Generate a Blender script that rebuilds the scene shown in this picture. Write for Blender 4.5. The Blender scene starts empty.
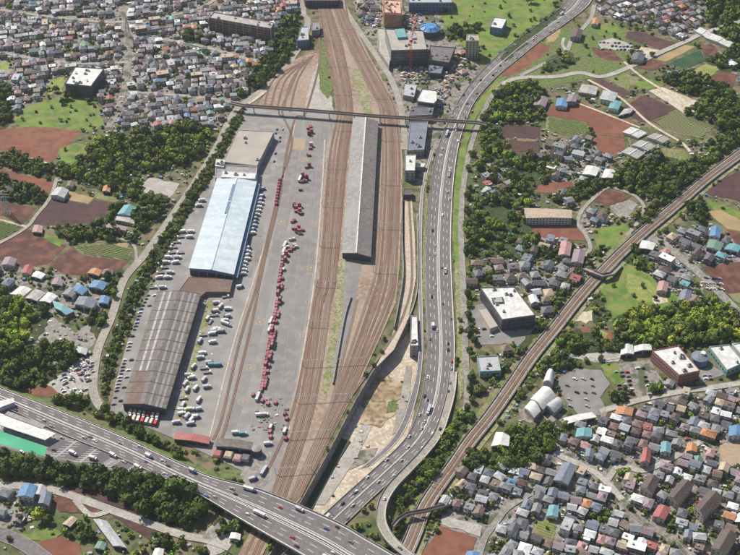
import bpy, math, random
import numpy as np
from mathutils import Vector, geometry
SC = bpy.context.scene; COL = SC.collection
R = random.Random(7); rad = math.radians
# ------------------------------------------------------------ camera, sky, sun
PITCH, H, FPX, YC = rad(38.0), 853.0, 1386.0, 1092.0
cam = bpy.data.cameras.new('camera'); cam.sensor_width = 36; cam.lens = 36*FPX/740
cam.clip_start = 1; cam.clip_end = 60000
co = bpy.data.objects.new('camera', cam); COL.objects.link(co)
co.location = (0, -YC, H); co.rotation_euler = (rad(90)-PITCH, 0, 0); SC.camera = co
SUN_EL, SUN_AZ = rad(47), rad(-42)          # azimuth from +Y towards +X: the sun stands beyond and to the left
W = bpy.data.worlds.new('World'); SC.world = W; W.use_nodes = True
nt = W.node_tree; sky = nt.nodes.new('ShaderNodeTexSky'); sky.sky_type = 'NISHITA'; sky.sun_disc = False
sky.sun_elevation = SUN_EL; sky.sun_rotation = SUN_AZ; sky.air_density = 1.0; sky.dust_density = 1.2
bgn = nt.nodes['Background']; nt.links.new(sky.outputs[0], bgn.inputs[0]); bgn.inputs[1].default_value = 0.088
sl = bpy.data.lights.new('sun', 'SUN'); sl.energy = 5.0; sl.angle = rad(0.53); sl.color = (1, .94, .84)
so = bpy.data.objects.new('sun', sl); COL.objects.link(so)
sd = Vector((math.sin(SUN_AZ)*math.cos(SUN_EL), math.cos(SUN_AZ)*math.cos(SUN_EL), math.sin(SUN_EL)))
so.rotation_euler = sd.to_track_quat('Z', 'Y').to_euler(); so.location = (0, 0, 900)
SC.view_settings.view_transform = 'Standard'; SC.view_settings.look = 'None'
SC.view_settings.exposure = 0.30; SC.view_settings.gamma = 1
SC.cycles.max_bounces = 5; SC.cycles.volume_bounces = 1
# ------------------------------------------------------------ survey: photo position -> place on the plain
def G(px, py, z=0.0):
    x = (px-370)/FPX; v = (py-277.5)/FPX
    t = (H-z)/(math.sin(PITCH)+v*math.cos(PITCH))
    return Vector((t*x, t*(math.cos(PITCH)-v*math.sin(PITCH))-YC, z))
def GP(pts, z=0.0): return [G(p[0], p[1], z) for p in pts]
def PX(w):   # place -> photo position
    d = Vector(w)-Vector((0, -YC, H)); s, c = math.sin(PITCH), math.cos(PITCH)
    dep = d.y*c-d.z*s; up = d.y*s+d.z*c
    return 370+FPX*d.x/dep, 277.5-FPX*up/dep
# ------------------------------------------------------------ materials
MATS = {}
def node(nt, t, **k):
    n = nt.nodes.new(t)
    for a, b in k.items(): setattr(n, a, b)
    return n
def mat(name, c, rough=.85, c2=None, scale=.08, c3=None, scale3=.6, stripes=None, metal=0, bump=0, bscale=.5, spec=.3, attr=False, lo=.35, hi=.65):
    """colour c mottled with c2 (large patches) and c3 (fine grain); stripes=(angle, spacing, colour, sharpness)"""
    m = bpy.data.materials.new(name); m.use_nodes = True; nt = m.node_tree; b = nt.nodes['Principled BSDF']
    L = nt.links.new
    b.inputs['Roughness'].default_value = rough; b.inputs['Metallic'].default_value = metal
    b.inputs['Specular IOR Level'].default_value = spec
    geo = node(nt, 'ShaderNodeNewGeometry')
    rgb = node(nt, 'ShaderNodeRGB'); rgb.outputs[0].default_value = (*c, 1); cur = rgb.outputs[0]
    def mix(fac, a, colr):
        mx = node(nt, 'ShaderNodeMix', data_type='RGBA'); L(fac, mx.inputs['Factor']); L(a, mx.inputs['A'])
        if isinstance(colr, tuple): mx.inputs['B'].default_value = (*colr, 1)
        else: L(colr, mx.inputs['B'])
        return mx.outputs['Result']
    def noise(sc, l, h, det=5):
        n = node(nt, 'ShaderNodeTexNoise'); n.inputs['Scale'].default_value = sc; n.inputs['Detail'].default_value = det
        L(geo.outputs['Position'], n.inputs['Vector'])
        mr = node(nt, 'ShaderNodeMapRange', interpolation_type='SMOOTHSTEP'); mr.inputs[1].default_value = l; mr.inputs[2].default_value = h
        L(n.outputs[0], mr.inputs[0]); return mr.outputs[0]
    if stripes:
        ang, sp, sc_, amt = stripes
        mp = node(nt, 'ShaderNodeMapping'); mp.inputs['Rotation'].default_value = (0, 0, ang); L(geo.outputs['Position'], mp.inputs[0])
        w = node(nt, 'ShaderNodeTexWave', wave_type='BANDS', bands_direction='X'); w.inputs['Scale'].default_value = 2*math.pi/20/sp
        w.inputs['Distortion'].default_value = .6; w.inputs['Detail'].default_value = 2; L(mp.outputs[0], w.inputs['Vector'])
        mu = node(nt, 'ShaderNodeMath', operation='MULTIPLY'); mu.inputs[1].default_value = amt; L(w.outputs['Fac'], mu.inputs[0])
        cur = mix(mu.outputs[0], cur, sc_)
    if c2: cur = mix(noise(scale, lo, hi), cur, c2)
    if c3: cur = mix(noise(scale3, .42, .68, 3), cur, c3)
    if attr:
        at = node(nt, 'ShaderNodeAttribute', attribute_name='tint')
        mx = node(nt, 'ShaderNodeMix', data_type='RGBA', blend_type='MULTIPLY'); mx.inputs['Factor'].default_value = 1
        L(cur, mx.inputs['A']); L(at.outputs['Color'], mx.inputs['B']); cur = mx.outputs['Result']
    L(cur, b.inputs['Base Color'])
    if bump:
        n = node(nt, 'ShaderNodeTexNoise'); n.inputs['Scale'].default_value = bscale; n.inputs['Detail'].default_value = 4; L(geo.outputs['Position'], n.inputs['Vector'])
        bp = node(nt, 'ShaderNodeBump'); bp.inputs['Strength'].default_value = .6; bp.inputs['Distance'].default_value = bump
        L(n.outputs[0], bp.inputs['Height']); L(bp.outputs[0], b.inputs['Normal'])
    MATS[name] = m; return m
mat('earth', (.085, .105, .034), c2=(.19, .145, .09), scale=.022, c3=(.050, .068, .022), scale3=.12, bump=.6, bscale=.3)
mat('town_ground', (.255, .225, .20), c2=(.07, .09, .034), scale=.07, c3=(.11, .10, .088), scale3=.22, lo=.50, hi=.60)
mat('asphalt', (.215, .20, .192), c2=(.18, .167, .16), scale=.015, c3=(.235, .22, .21), scale3=.1)
mat('asphalt_yard', (.252, .238, .226), c2=(.195, .182, .172), scale=.014, c3=(.275, .26, .245), scale3=.08)
mat('asphalt_worn', (.125, .11, .108), c2=(.15, .132, .13), scale=.05)
mat('asphalt_dark', (.105, .09, .10), c2=(.13, .115, .12), scale=.05)
mat('asphalt_way', (.150, .132, .134), c2=(.128, .113, .115), scale=.02, c3=(.185, .168, .163), scale3=.3)
mat('lane', (.36, .325, .285), c2=(.28, .25, .215), scale=.06, c3=(.22, .20, .17), scale3=.4)
mat('concrete', (.42, .39, .35), c2=(.33, .30, .27), scale=.08, c3=(.27, .25, .22), scale3=.5)
mat('concrete_dull', (.24, .22, .20), c2=(.17, .155, .14), scale=.08, c3=(.30, .28, .25), scale3=.3)
mat('sand', (.47, .40, .30), c2=(.36, .29, .21), scale=.06, c3=(.55, .49, .40), scale3=.3)
mat('dug_earth', (.26, .17, .095), c2=(.40, .32, .22), scale=.06, c3=(.16, .12, .06), scale3=.2, bump=1.5, bscale=.12)
mat('paint', (.78, .77, .73), c2=(.62, .60, .57), scale=.3)
mat('paint_orange', (.40, .26, .15), c2=(.27, .23, .19), scale=.35)
mat('ballast', (.295, .222, .165), c2=(.215, .148, .106), scale=.018, c3=(.33, .26, .20), scale3=.22)
mat('ballast_pale', (.44, .36, .285), c2=(.37, .28, .20), scale=.05, c3=(.48, .42, .35), scale3=.3)
mat('sleeper_rust', (.115, .060, .043), c2=(.175, .10, .07), scale=.035, c3=(.16, .085, .055), scale3=.3)
mat('sleeper_grey', (.20, .15, .118), c2=(.155, .10, .075), scale=.04, c3=(.2, .15, .12), scale3=.3)
mat('ballast_rust', (.185, .112, .08), c2=(.24, .165, .12), scale=.03, c3=(.15, .085, .06), scale3=.12)
mat('asphalt_patch', (.20, .172, .16), c2=(.235, .205, .19), scale=.06)
mat('rail', (.26, .20, .16), metal=.4, rough=.5)
mat('grass', (.11, .165, .035), c2=(.15, .15, .06), scale=.03, c3=(.06, .095, .025), scale3=.3, bump=.5)
mat('grass_bright', (.13, .215, .03), c2=(.075, .135, .025), scale=.05, c3=(.19, .19, .06), scale3=.09, bump=.5)
mat('grass_yellow', (.22, .25, .06), c2=(.14, .20, .04), scale=.05, c3=(.28, .26, .10), scale3=.25, bump=.5)
mat('verge', (.15, .18, .05), c2=(.25, .21, .12), scale=.06, c3=(.09, .13, .03), scale3=.4, bump=.5)
mat('weeds', (.20, .20, .08), c2=(.32, .28, .20), scale=.08, c3=(.12, .15, .04), scale3=.4)
mat('net_green', (.03, .065, .045), c2=(.05, .06, .04), scale=.3)
mat('court_green', (.06, .33, .18), c2=(.10, .40, .26), scale=.04, rough=.8)
a1, a2 = rad(38), rad(-52)
for i, a in enumerate((rad(28), rad(-62))):
    s = '_a' if i == 0 else '_b'
    mat('soil_red'+s, (.165, .062, .036), c2=(.21, .088, .052), scale=.012, c3=(.15, .055, .035), scale3=.10, stripes=(a, 3.0, (.15, .058, .036), .6), bump=.3)
    mat('soil_dark'+s, (.068, .034, .034), c2=(.10, .048, .042), scale=.012, c3=(.052, .029, .03), scale3=.10, stripes=(a, 2.4, (.07, .038, .034), .6), bump=.3)
    mat('soil_mid'+s, (.098, .040, .030), c2=(.070, .031, .027), scale=.012, c3=(.16, .07, .045), scale3=.10, stripes=(a, 2.6, (.12, .055, .036), .6), bump=.3)
    mat('crop'+s, (.13, .18, .05), c2=(.19, .17, .09), scale=.03, stripes=(a, 3.2, (.25, .24, .13), .7), bump=.4)
    mat('crop_teal'+s, (.05, .115, .06), c2=(.08, .14, .06), scale=.04, stripes=(a, 3.0, (.035, .085, .05), .8), bump=.4)
    mat('soil_tan'+s, (.36, .26, .13), c2=(.27, .20, .10), scale=.05, stripes=(a, 2.6, (.29, .20, .11), .6))
mat('leaf', (.9, .9, .9), rough=.7, attr=True, c2=(1.15, 1.15, .9), scale=.35, spec=.2)
mat('bark', (.12, .085, .06))
mat('wall_white', (.60, .585, .55), c2=(.48, .46, .43), scale=.25)
mat('wall_cream', (.50, .44, .35), c2=(.42, .36, .28), scale=.25)
mat('wall_grey', (.33, .32, .31), c2=(.26, .25, .245), scale=.25)
mat('wall_brown', (.22, .16, .12), c2=(.17, .12, .10), scale=.25)
mat('wall_pink', (.45, .33, .29), c2=(.36, .26, .23), scale=.25)
mat('wall_dark', (.10, .10, .115), c2=(.075, .075, .09), scale=.2)
mat('wall_brick', (.33, .10, .085), c2=(.26, .085, .07), scale=.3)
mat('wall_teal', (.24, .36, .33), c2=(.18, .29, .27), scale=.3)
mat('wall_blue', (.17, .25, .36), c2=(.13, .2, .3), scale=.3)
mat('glass', (.035, .045, .06), rough=.12, spec=.6)
mat('glass_teal', (.03, .075, .085), rough=.15, spec=.6, c2=(.05, .10, .11), scale=.15)
ROOFS = {'grey': (.20, .20, .21), 'dark grey': (.105, .105, .118), 'brown': (.17, .12, .10), 'dark brown': (.095, .068, .062), 'pale grey': (.36, .36, .37),
         'white': (.66, .66, .65), 'blue': (.10, .20, .33), 'red': (.30, .095, .085), 'orange': (.40, .19, .095), 'green': (.13, .22, .17), 'teal': (.13, .29, .31), 'slate blue': (.15, .172, .21), 'mauve': (.235, .175, .195), 'tan': (.38, .30, .22), 'pink': (.36, .21, .20)}
for k, c in ROOFS.items():
    mat('roof_'+k.replace(' ', '_'), c, rough=.6, c2=tuple(x*.78 for x in c), scale=.12, c3=tuple(min(1, x*1.22+.01) for x in c), scale3=.7)
mat('metal_blue_pale', (.42, .475, .505), rough=.6, c2=(.36, .43, .475), scale=.05, c3=(.45, .52, .56), scale3=.3)
mat('metal_blue_white', (.46, .515, .545), rough=.6, c2=(.39, .46, .505), scale=.03, c3=(.49, .56, .60), scale3=.15)
mat('sheet_grey', (.255, .24, .23), rough=.7, c2=(.205, .19, .185), scale=.05, c3=(.29, .275, .265), scale3=.25)
mat('sheet_brown', (.145, .122, .108), rough=.75, c2=(.115, .095, .085), scale=.06, c3=(.185, .16, .14), scale3=.3)
mat('sheet_rust', (.14, .09, .072), rough=.8, c2=(.175, .125, .105), scale=.09, c3=(.13, .08, .065), scale3=.4)
mat('sheet_pale', (.35, .33, .315), rough=.7, c2=(.25, .235, .225), scale=.08, c3=(.41, .39, .37), scale3=.3)
mat('sheet_white', (.55, .54, .525), rough=.6, c2=(.47, .46, .43), scale=.09, c3=(.66, .65, .63), scale3=.3)
mat('sheet_beige', (.37, .33, .285), rough=.7, c2=(.31, .275, .24), scale=.04)
mat('sheet_mauve', (.135, .122, .122), rough=.7, c2=(.165, .148, .148), scale=.05, c3=(.11, .10, .10), scale3=.3)
mat('dark_steel', (.06, .06, .065), rough=.6)
mat('steel_grey', (.35, .35, .36), rough=.5, metal=.3)
mat('bridge_brown', (.30, .24, .215), c2=(.24, .19, .17), scale=.1)
mat('glasshouse', (.62, .62, .60), rough=.3, c2=(.50, .50, .48), scale=.3)
mat('blue_sheet', (.08, .17, .29), rough=.5, c2=(.05, .3, .6), scale=.3)
mat('crane_red', (.62, .07, .05), rough=.5)
mat('crane_orange', (.46, .27, .17), rough=.6, c2=(.6, .35, .2), scale=.3)
mat('scaffold_net', (.50, .27, .20), c2=(.6, .42, .33), scale=.2)
mat('tyre', (.02, .02, .02)); mat('car_glass', (.02, .025, .03), rough=.1, spec=.6)
CARC = {'white': (.72, .72, .70), 'silver': (.42, .43, .45), 'black': (.02, .02, .025), 'grey': (.16, .16, .175), 'red': (.45, .03, .03), 'blue': (.04, .10, .32), 'green': (.05, .22, .15), 'orange': (.6, .22, .03), 'cream': (.6, .52, .38), 'teal': (.10, .27, .29)}
for k, c in CARC.items(): mat('car_'+k, c, rough=.35, spec=.5)
mat('container_red', (.38, .15, .185), rough=.7, c2=(.27, .09, .115), scale=.3); mat('container_pale', (.55, .50, .47), rough=.6, c2=(.4, .36, .34), scale=.3)
mat('container_maroon', (.22, .04, .06), rough=.6)
M = MATS
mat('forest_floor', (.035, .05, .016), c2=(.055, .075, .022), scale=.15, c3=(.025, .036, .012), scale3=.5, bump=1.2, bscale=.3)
# ------------------------------------------------------------ mesh helpers
class MB:
    def __init__(s): s.v = []; s.f = []; s.m = []; s.mats = []
    def mi(s, m):
        if m not in s.mats: s.mats.append(m)
        return s.mats.index(m)
    def add(s, V, F, m):
        o = len(s.v); s.v += [tuple(p) for p in V]; k = s.mi(m)
        for f in F: s.f.append(tuple(i+o for i in f)); s.m.append(k)
    def box(s, c, size, m, rz=0, top=1.0):
        """box standing on c; top = taper of the upper face"""
        x, y, z = size[0]/2, size[1]/2, size[2]; cs, sn = math.cos(rz), math.sin(rz); V = []
        for zz, t in ((0, 1), (z, top)):
            for a, b in ((-x, -y), (x, -y), (x, y), (-x, y)):
                a *= t; b *= t; V.append((c[0]+a*cs-b*sn, c[1]+a*sn+b*cs, c[2]+zz))
        s.add(V, [(3, 2, 1, 0), (4, 5, 6, 7), (0, 1, 5, 4), (1, 2, 6, 5), (2, 3, 7, 6), (3, 0, 4, 7)], m)
    def bar(s, a, b, w, m, h=None):
        a, b = Vector(a), Vector(b); d = (b-a); h = h or w
        if d.length < 1e-6: return
        up = Vector((0, 0, 1)) if abs(d.normalized().z) < .95 else Vector((0, 1, 0))
        x = d.cross(up).normalized()*w/2; y = x.cross(d).normalized()*h/2
        V = [p+sx*x+sy*y for p in (a, b) for sx, sy in ((-1, -1), (1, -1), (1, 1), (-1, 1))]
        s.add(V, [(3, 2, 1, 0), (4, 5, 6, 7), (0, 1, 5, 4), (1, 2, 6, 5), (2, 3, 7, 6), (3, 0, 4, 7)], m)
    def cyl(s, c, r, h, m, n=12, top=1.0):
        V = [(c[0]+r*t*math.cos(2*math.pi*i/n), c[1]+r*t*math.sin(2*math.pi*i/n), c[2]+z) for z, t in ((0, 1), (h, top)) for i in range(n)]
        s.add(V, [tuple(range(n, 2*n)), tuple(reversed(range(n)))]+[(i, (i+1) % n, n+(i+1) % n, n+i) for i in range(n)], m)
    def prism(s, poly, z0, z1, mt, ms=None, cap=True):
        poly = ccw(poly); n = len(poly); V = [(p[0], p[1], z0) for p in poly]+[(p[0], p[1], z1) for p in poly]
        s.add(V, [(i, (i+1) % n, n+(i+1) % n, n+i) for i in range(n)], ms or mt)
        if cap:
            T = tess(poly); s.add([(p[0], p[1], z1) for p in poly], T, mt); s.add([(p[0], p[1], z0) for p in poly], [t[::-1] for t in T], ms or mt)
    def sweep(s, pts, o0, o1, zt, th, m):
        """ribbon solid along pts between side offsets o0..o1; top zt above the line, thickness th (0 = sheet)"""
        A, B = offs(pts, o0), offs(pts, o1); n = len(pts)
        top = [(p.x, p.y, p.z+zt) for p in A]+[(p.x, p.y, p.z+zt) for p in B]
        F = [(i+1, i, n+i, n+i+1) if o1 > o0 else (i, i+1, n+i+1, n+i) for i in range(n-1)]
        if th:
            V = top+[(p[0], p[1], p[2]-th) for p in top]; k = 2*n
            F2 = [f[::-1] for f in F]; F += [tuple(i+k for i in f) for f in F2]
            F += [(i, i+1, k+i+1, k+i) for i in range(n-1)]+[(n+i+1, n+i, k+n+i, k+n+i+1) for i in range(n-1)]
            F += [(0, k, k+n, n), (n-1, 2*n-1, k+2*n-1, k+n-1)]
            s.add(V, F, m)
        else: s.add(top, F, m)
    def build(s, name, parent=None, loc=None, rz=0, **tags):
        me = bpy.data.meshes.new(name); me.from_pydata(s.v, [], s.f)
        for m in s.mats: me.materials.append(M[m])
        if len(s.mats) > 1: me.polygons.foreach_set('material_index', s.m)
        return put(name, me, parent, loc, rz, **tags)
def put(name, me, parent=None, loc=None, rz=0, **tags):
    o = bpy.data.objects.new(name, me); COL.objects.link(o)
    if parent: o.parent = parent
    if loc is not None: o.location = loc
    if rz: o.rotation_euler = (0, 0, rz)
    for k, v in tags.items(): o['category' if k == 'cat' else k] = v
    return o
def empty(name, loc=(0, 0, 0), rz=0, **tags): return put(name, None, None, loc, rz, **tags)
def ccw(p):
    a = sum(p[i][0]*p[(i+1) % len(p)][1]-p[(i+1) % len(p)][0]*p[i][1] for i in range(len(p)))
    return list(p) if a > 0 else list(p)[::-1]
def tess(poly):
    T = geometry.tessellate_polygon([[Vector((p[0], p[1], 0)) for p in poly]]); out = []
    for t in T:
        a, b, c = (poly[i] for i in t)
        cr = (b[0]-a[0])*(c[1]-a[1])-(b[1]-a[1])*(c[0]-a[0])
        out.append(tuple(t) if cr > 0 else tuple(t[::-1]))
    return out
def offs(pts, d):
    n = len(pts); out = []
    for i, p in enumerate(pts):
        t = (pts[min(i+1, n-1)]-pts[max(i-1, 0)]); t = Vector((t.x, t.y, 0)).normalized()
        out.append(Vector((p.x+t.y*d, p.y-t.x*d, p.z)))
    return out
def smooth(P, k=6):
    out = []; n = len(P)
    for i in range(n-1):
        p0, p1, p2, p3 = P[max(i-1, 0)], P[i], P[i+1], P[min(i+2, n-1)]
        for j in range(k):
            t = j/k; out.append(.5*((2*p1)+(p2-p0)*t+(2*p0-5*p1+4*p2-p3)*t*t+(3*p1-p0-3*p2+p3)*t**3))
    return out+[P[-1]]
def resample(P, step):
    out = [P[0].copy()]; acc = 0
    for a, b in zip(P, P[1:]):
        d = (b-a).length
        while acc+d >= step:
            a = a+(b-a)*((step-acc)/d); out.append(a.copy()); d = (b-a).length; acc = 0
        acc += d
    return out
def lines(P, o, w, m, mb, z=.06, dash=None):
    if not dash: mb.sweep(P, o-w/2, o+w/2, z, 0, m); return
    Q = resample(P, 1.5); on, off_ = int(dash[0]/1.5), int(dash[1]/1.5); i = 0
    while i+on < len(Q): mb.sweep(Q[i:i+on+1], o-w/2, o+w/2, z, 0, m); i += on+off_
# ------------------------------------------------------------ what is taken: 2 m cells
CX0, CY0, NX, NY = -700, -520, 700, 700
OCC = np.zeros((NY, NX), dtype=np.uint8)
GX, GY = np.meshgrid(CX0+2*np.arange(NX)+1, CY0+2*np.arange(NY)+1)
def inpoly(X, Y, poly):
    r = np.zeros(np.shape(X), bool); n = len(poly)
    for i in range(n):
        x1, y1, x2, y2 = poly[i][0], poly[i][1], poly[(i+1) % n][0], poly[(i+1) % n][1]
        if y1 == y2: continue
        r ^= ((y1 > Y) != (y2 > Y)) & (X < (x2-x1)*(Y-y1)/(y2-y1)+x1)
    return r
def mark(poly, v=1): OCC[inpoly(GX, GY, poly)] = v
def mark_line(P, hw, v=1): mark(offs(P, hw)+offs(P, -hw)[::-1], v)
def taken(x, y, r=0):
    a, b = int((x-r-CX0)/2), int((x+r-CX0)/2)+1; c, d = int((y-r-CY0)/2), int((y+r-CY0)/2)+1
    s = OCC[max(c, 0):d, max(a, 0):b]
    return s.size == 0 or bool(s.any())
ZL = [.02]; ZR = [.56]
ROUGH = {'field': .8, 'grass_field': 2.2, 'bare_earth': 2.4, 'gravel_yard': 1.5, 'paved_ground': 3.5, 'grass_strip': .9, 'weedy_strip': 1.3, 'verge': .8, 'forest_floor': 3.5, 'excavated_earth': 2, 'site_weeds': 1.5, 'gravel_strip': 1, 'car_park': .5}
def rough_edge(P, amp):
    out = []; rr = random.Random(int(abs(P[0].x*13+P[0].y*7))+len(P)); n = len(P); ph = rr.uniform(0, 6)
    for i in range(n):
        a, b = P[i], P[(i+1) % n]; d = b-a; L = d.length; k = max(1, int(L/4.5)); t = d/max(L, .01); nn = Vector((t.y, -t.x, 0))
        for j in range(k):
            u = j/k; w = min(1, 3*min(u, 1-u)); s = u*L
            out.append(a+d*u+nn*(w*amp*(.6*math.sin(s*.21+ph)+.5*math.sin(s*.53+ph*2)+rr.uniform(-.45, .45))))
    return out
def sheet(name, px, m, z=None, world=None, kind='structure', occ=True, zb=0.0):
    P = world or GP(px, zb)
    if z is None: ZL[0] += .004; z = ZL[0]
    P = ccw(P)
    if name in ROUGH: P = rough_edge(P, ROUGH[name])
    mb = MB(); mb.add([(p.x, p.y, zb+z) for p in P], tess(P), m)
    if occ: mark(P, 2 if name in ('grass_field', 'verge') else 1)
    return mb.build(name, kind=kind)
def road(name, px, w, m='lane', z=.30, kerb=True, centre=False, zb=0):
    ZR[0] += .003; z = ZR[0]; P = smooth(GP(px, zb)); mb = MB(); mb.sweep(P, -w/2, w/2, z, 0, m); o = mb.build(name, kind='structure'); mark_line(P, w/2+1)
    if kerb:
        k = MB(); k.sweep(P, -w/2-.3, -w/2, z+.1, .4, 'concrete'); k.sweep(P, w/2, w/2+.3, z+.1, .4, 'concrete'); k.build('kerb', o)
    if centre:
        k = MB(); lines(P, 0, .3, 'paint', k, z+.02, (5, 6)); k.build('lane_marking', o)
    return P
# ============================================================ the ground and the dug-out site
ZP = -9.5
PITL = [(412, 312), (406, 325), (385, 353), (372, 373), (356, 400), (345, 421), (330, 450), (302, 500), (281, 536), (262, 568)]
PITR = [(300, 590), (318, 548), (346, 506), (378, 475), (402, 448), (412, 424), (416, 400), (420, 372), (420, 340), (418, 318)]
pitW = GP(PITL+PITR)
BIG = 9000
def ground():
    outer = [Vector((-BIG, -3000, 0)), Vector((BIG, -3000, 0)), Vector((BIG, 14000, 0)), Vector((-BIG, 14000, 0))]
    hole = ccw(pitW)[::-1]; allp = outer+hole; T = geometry.tessellate_polygon([outer, hole]); F = []
    for t in T:
        a, b, c = (allp[i] for i in t); F.append(tuple(t) if (b-a).cross(c-a).z > 0 else tuple(t[::-1]))
    mb = MB(); mb.add(allp, F, 'earth'); mb.build('ground', kind='structure')
    f = MB(); q = [Vector((p.x, p.y, ZP)) for p in ccw(pitW)]; f.add(q, tess(q), 'sand'); f.build('site_floor', kind='structure')
    # concrete retaining wall: a batter of tall bays along the tracks, plain wall along the road
    w = MB(); P = resample(GP(PITL), 6.0)
    for a, b in zip(P, P[1:]):
        t = (b-a).normalized(); n = Vector((-t.y, t.x, 0)) if False else Vector((t.y, -t.x, 0)); n = -n if n.x < 0 else n
        a2, b2 = a+t*.15, b-t*.15
        V = [(a2.x, a2.y, .5), (b2.x, b2.y, .5), (b2.x+n.x*1.6, b2.y+n.y*1.6, ZP), (a2.x+n.x*1.6, a2.y+n.y*1.6, ZP),
             (a2.x-n.x*.6, a2.y-n.y*.6, .5), (b2.x-n.x*.6, b2.y-n.y*.6, .5), (b2.x-n.x*.6, b2.y-n.y*.6, ZP), (a2.x-n.x*.6, a2.y-n.y*.6, ZP)]
        w.add(V, [(0, 1, 2, 3), (4, 5, 1, 0), (7, 6, 5, 4), (0, 3, 7, 4), (1, 5, 6, 2)], 'concrete_dull')
    w.build('retaining_wall', kind='structure')
    w = MB(); P = GP([PITL[0]]+PITR[::-1])
    for a, b in zip(P, P[1:]): w.bar((a.x, a.y, ZP/2), (b.x, b.y, ZP/2), .6, 'concrete_dull', abs(ZP)-.4)
    w.build('road_side_wall', kind='structure')
ground()
def PITG(px, py): return G(px, py, ZP)
def psheet(name, px, m, dz): return sheet(name, px, m, z=dz, zb=ZP, occ=False)
psheet('excavated_earth', [(371, 379), (388, 374), (403, 384), (398, 412), (380, 428), (360, 424), (362, 402)], 'dug_earth', .30)
psheet('site_weeds', [(388, 402), (398, 400), (396, 412), (386, 414)], 'grass', .34)
psheet('site_track', [(362, 425), (372, 426), (358, 455), (338, 486), (325, 505), (312, 505), (335, 470)], 'concrete', .32)
psheet('site_slab', [(406, 366), (412, 366), (410, 395), (400, 430), (392, 435), (400, 400)], 'lane', .33)
psheet('site_slab', [(352, 452), (378, 448), (372, 460), (350, 470), (344, 466)], 'town_ground', .31)
# green netting that hangs over the foot of the wall
nb = MB(); P = [PITG(*p) for p in [(345, 440), (331, 462), (318, 486), (306, 508)]]; P = smooth(P, 5)
nb.sweep(P, -5.5, 3.2, .8, .6, 'net_green'); nb.build('slope_netting', kind='stuff')
# ============================================================ built-up ground, fields and grass (plan shapes)
TOWN = {
 'nw': [(-60, -45), (300, -45), (300, 12), (280, 20), (276, 42), (246, 92), (222, 122), (208, 130), (190, 123), (150, 130), (104, 133), (106, 105), (95, 99), (62, 72), (46, 92), (25, 112), (12, 118), (12, 88), (-60, 85)],
 'ne': [(612, -45), (790, -45), (790, -10), (706, -8), (702, 22), (698, 34), (682, 42), (660, 33), (640, 24), (618, 20), (596, 12), (598, 0)],
 'ne2': [(712, 52), (760, 46), (760, 80), (735, 84), (718, 68)],
 'junk': [(533, 152), (560, 140), (592, 138), (610, 158), (606, 180), (582, 186), (560, 190), (536, 172)],
 'mid': [(520, 232), (528, 228), (565, 243), (590, 246), (594, 272), (568, 292), (545, 286), (520, 262)],
 'west2': [(486, 255), (520, 260), (548, 285), (560, 300), (556, 330), (540, 338), (538, 310), (518, 287), (486, 284)],
 'right': [(636, 252), (652, 236), (690, 232), (722, 236), (770, 238), (770, 262), (702, 268), (694, 280), (712, 306), (700, 310), (668, 296), (648, 276)],
 'se': [(424, 508), (444, 486), (458, 468), (480, 470), (530, 468), (556, 452), (556, 420), (604, 418), (640, 408), (668, 384), (700, 388), (790, 380), (790, 640), (424, 640)],
 'tri': [(576, 210), (588, 206), (606, 218), (612, 226), (596, 236), (578, 232)],
 'sw': [(-60, 500), (-10, 484), (20, 484), (52, 488), (56, 500), (30, 512), (26, 528), (0, 528), (-60, 540)],
 'wl': [(-60, 262), (18, 266), (50, 270), (75, 278), (104, 266), (118, 276), (106, 306), (78, 322), (50, 318), (20, 298), (-60, 290)],
 'site': [(352, 0), (445, -30), (470, 30), (480, 70), (456, 108), (436, 150), (420, 190), (404, 150), (394, 110), (376, 60)],
 'top': [(345, -60), (470, -60), (445, -28), (352, 2)],
}
ZL[0] = .02
for k, p in TOWN.items(): sheet('paved_ground', p, 'town_ground', occ=False)
S = sheet
S('grass_field', [(28, 106), (62, 96), (96, 100), (104, 124), (95, 131), (20, 127), (10, 120)], 'grass_bright', kind='structure')
S('grass_field', [(51, 79), (64, 77), (62, 92), (47, 96)], 'grass_yellow')
S('grass_field', [(-40, 62), (10, 62), (10, 72), (-40, 76)], 'grass_yellow')
S('field', [(-60, 129), (0, 129), (45, 127), (82, 131), (74, 140), (52, 162), (35, 158), (0, 150), (-60, 146)], 'soil_red_a')
S('field', [(-60, 166), (0, 169), (55, 182), (48, 195), (20, 181), (0, 176), (-60, 174)], 'soil_red_b')
S('field', [(-50, 200), (0, 202), (22, 205), (36, 208), (28, 220), (22, 224), (5, 216), (-50, 212)], 'soil_mid_b')
S('field', [(48, 199), (67, 200), (88, 205), (94, 200), (117, 203), (101, 222), (57, 226), (32, 225)], 'soil_dark_b')
S('field', [(68, 191), (94, 198), (88, 204), (66, 199)], 'soil_tan_a')
S('grass_field', [(95, 192), (120, 199), (117, 203), (94, 198)], 'verge')
S('grass_field', [(59, 149), (75, 143), (92, 146), (86, 159), (72, 164), (59, 161)], 'grass_bright')
S('field', [(28, 228), (40, 235), (66, 246), (48, 264), (25, 268), (0, 260), (-40, 256), (-40, 246), (0, 244)], 'soil_mid_b')
S('field', [(72, 247), (82, 255), (127, 261), (122, 270), (95, 277), (62, 273), (49, 265)], 'soil_mid_a')
S('field', [(73, 246), (105, 243), (133, 249), (128, 260), (83, 254)], 'crop_b')
S('field', [(38, 234), (65, 238), (60, 247), (44, 238)], 'grass_bright')
S('field', [(92, 241), (130, 243), (127, 248), (106, 242)], 'soil_tan_a')
S('field', [(-40, 218), (0, 221), (22, 227), (0, 241), (-40, 252)], 'crop_a')
S('field', [(22, 388), (50, 384), (72, 396), (60, 399), (30, 394)], 'soil_red_a')
S('gravel_yard', [(137, 190), (150, 177), (180, 184), (172, 196), (166, 199), (150, 196)], 'concrete')
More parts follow.
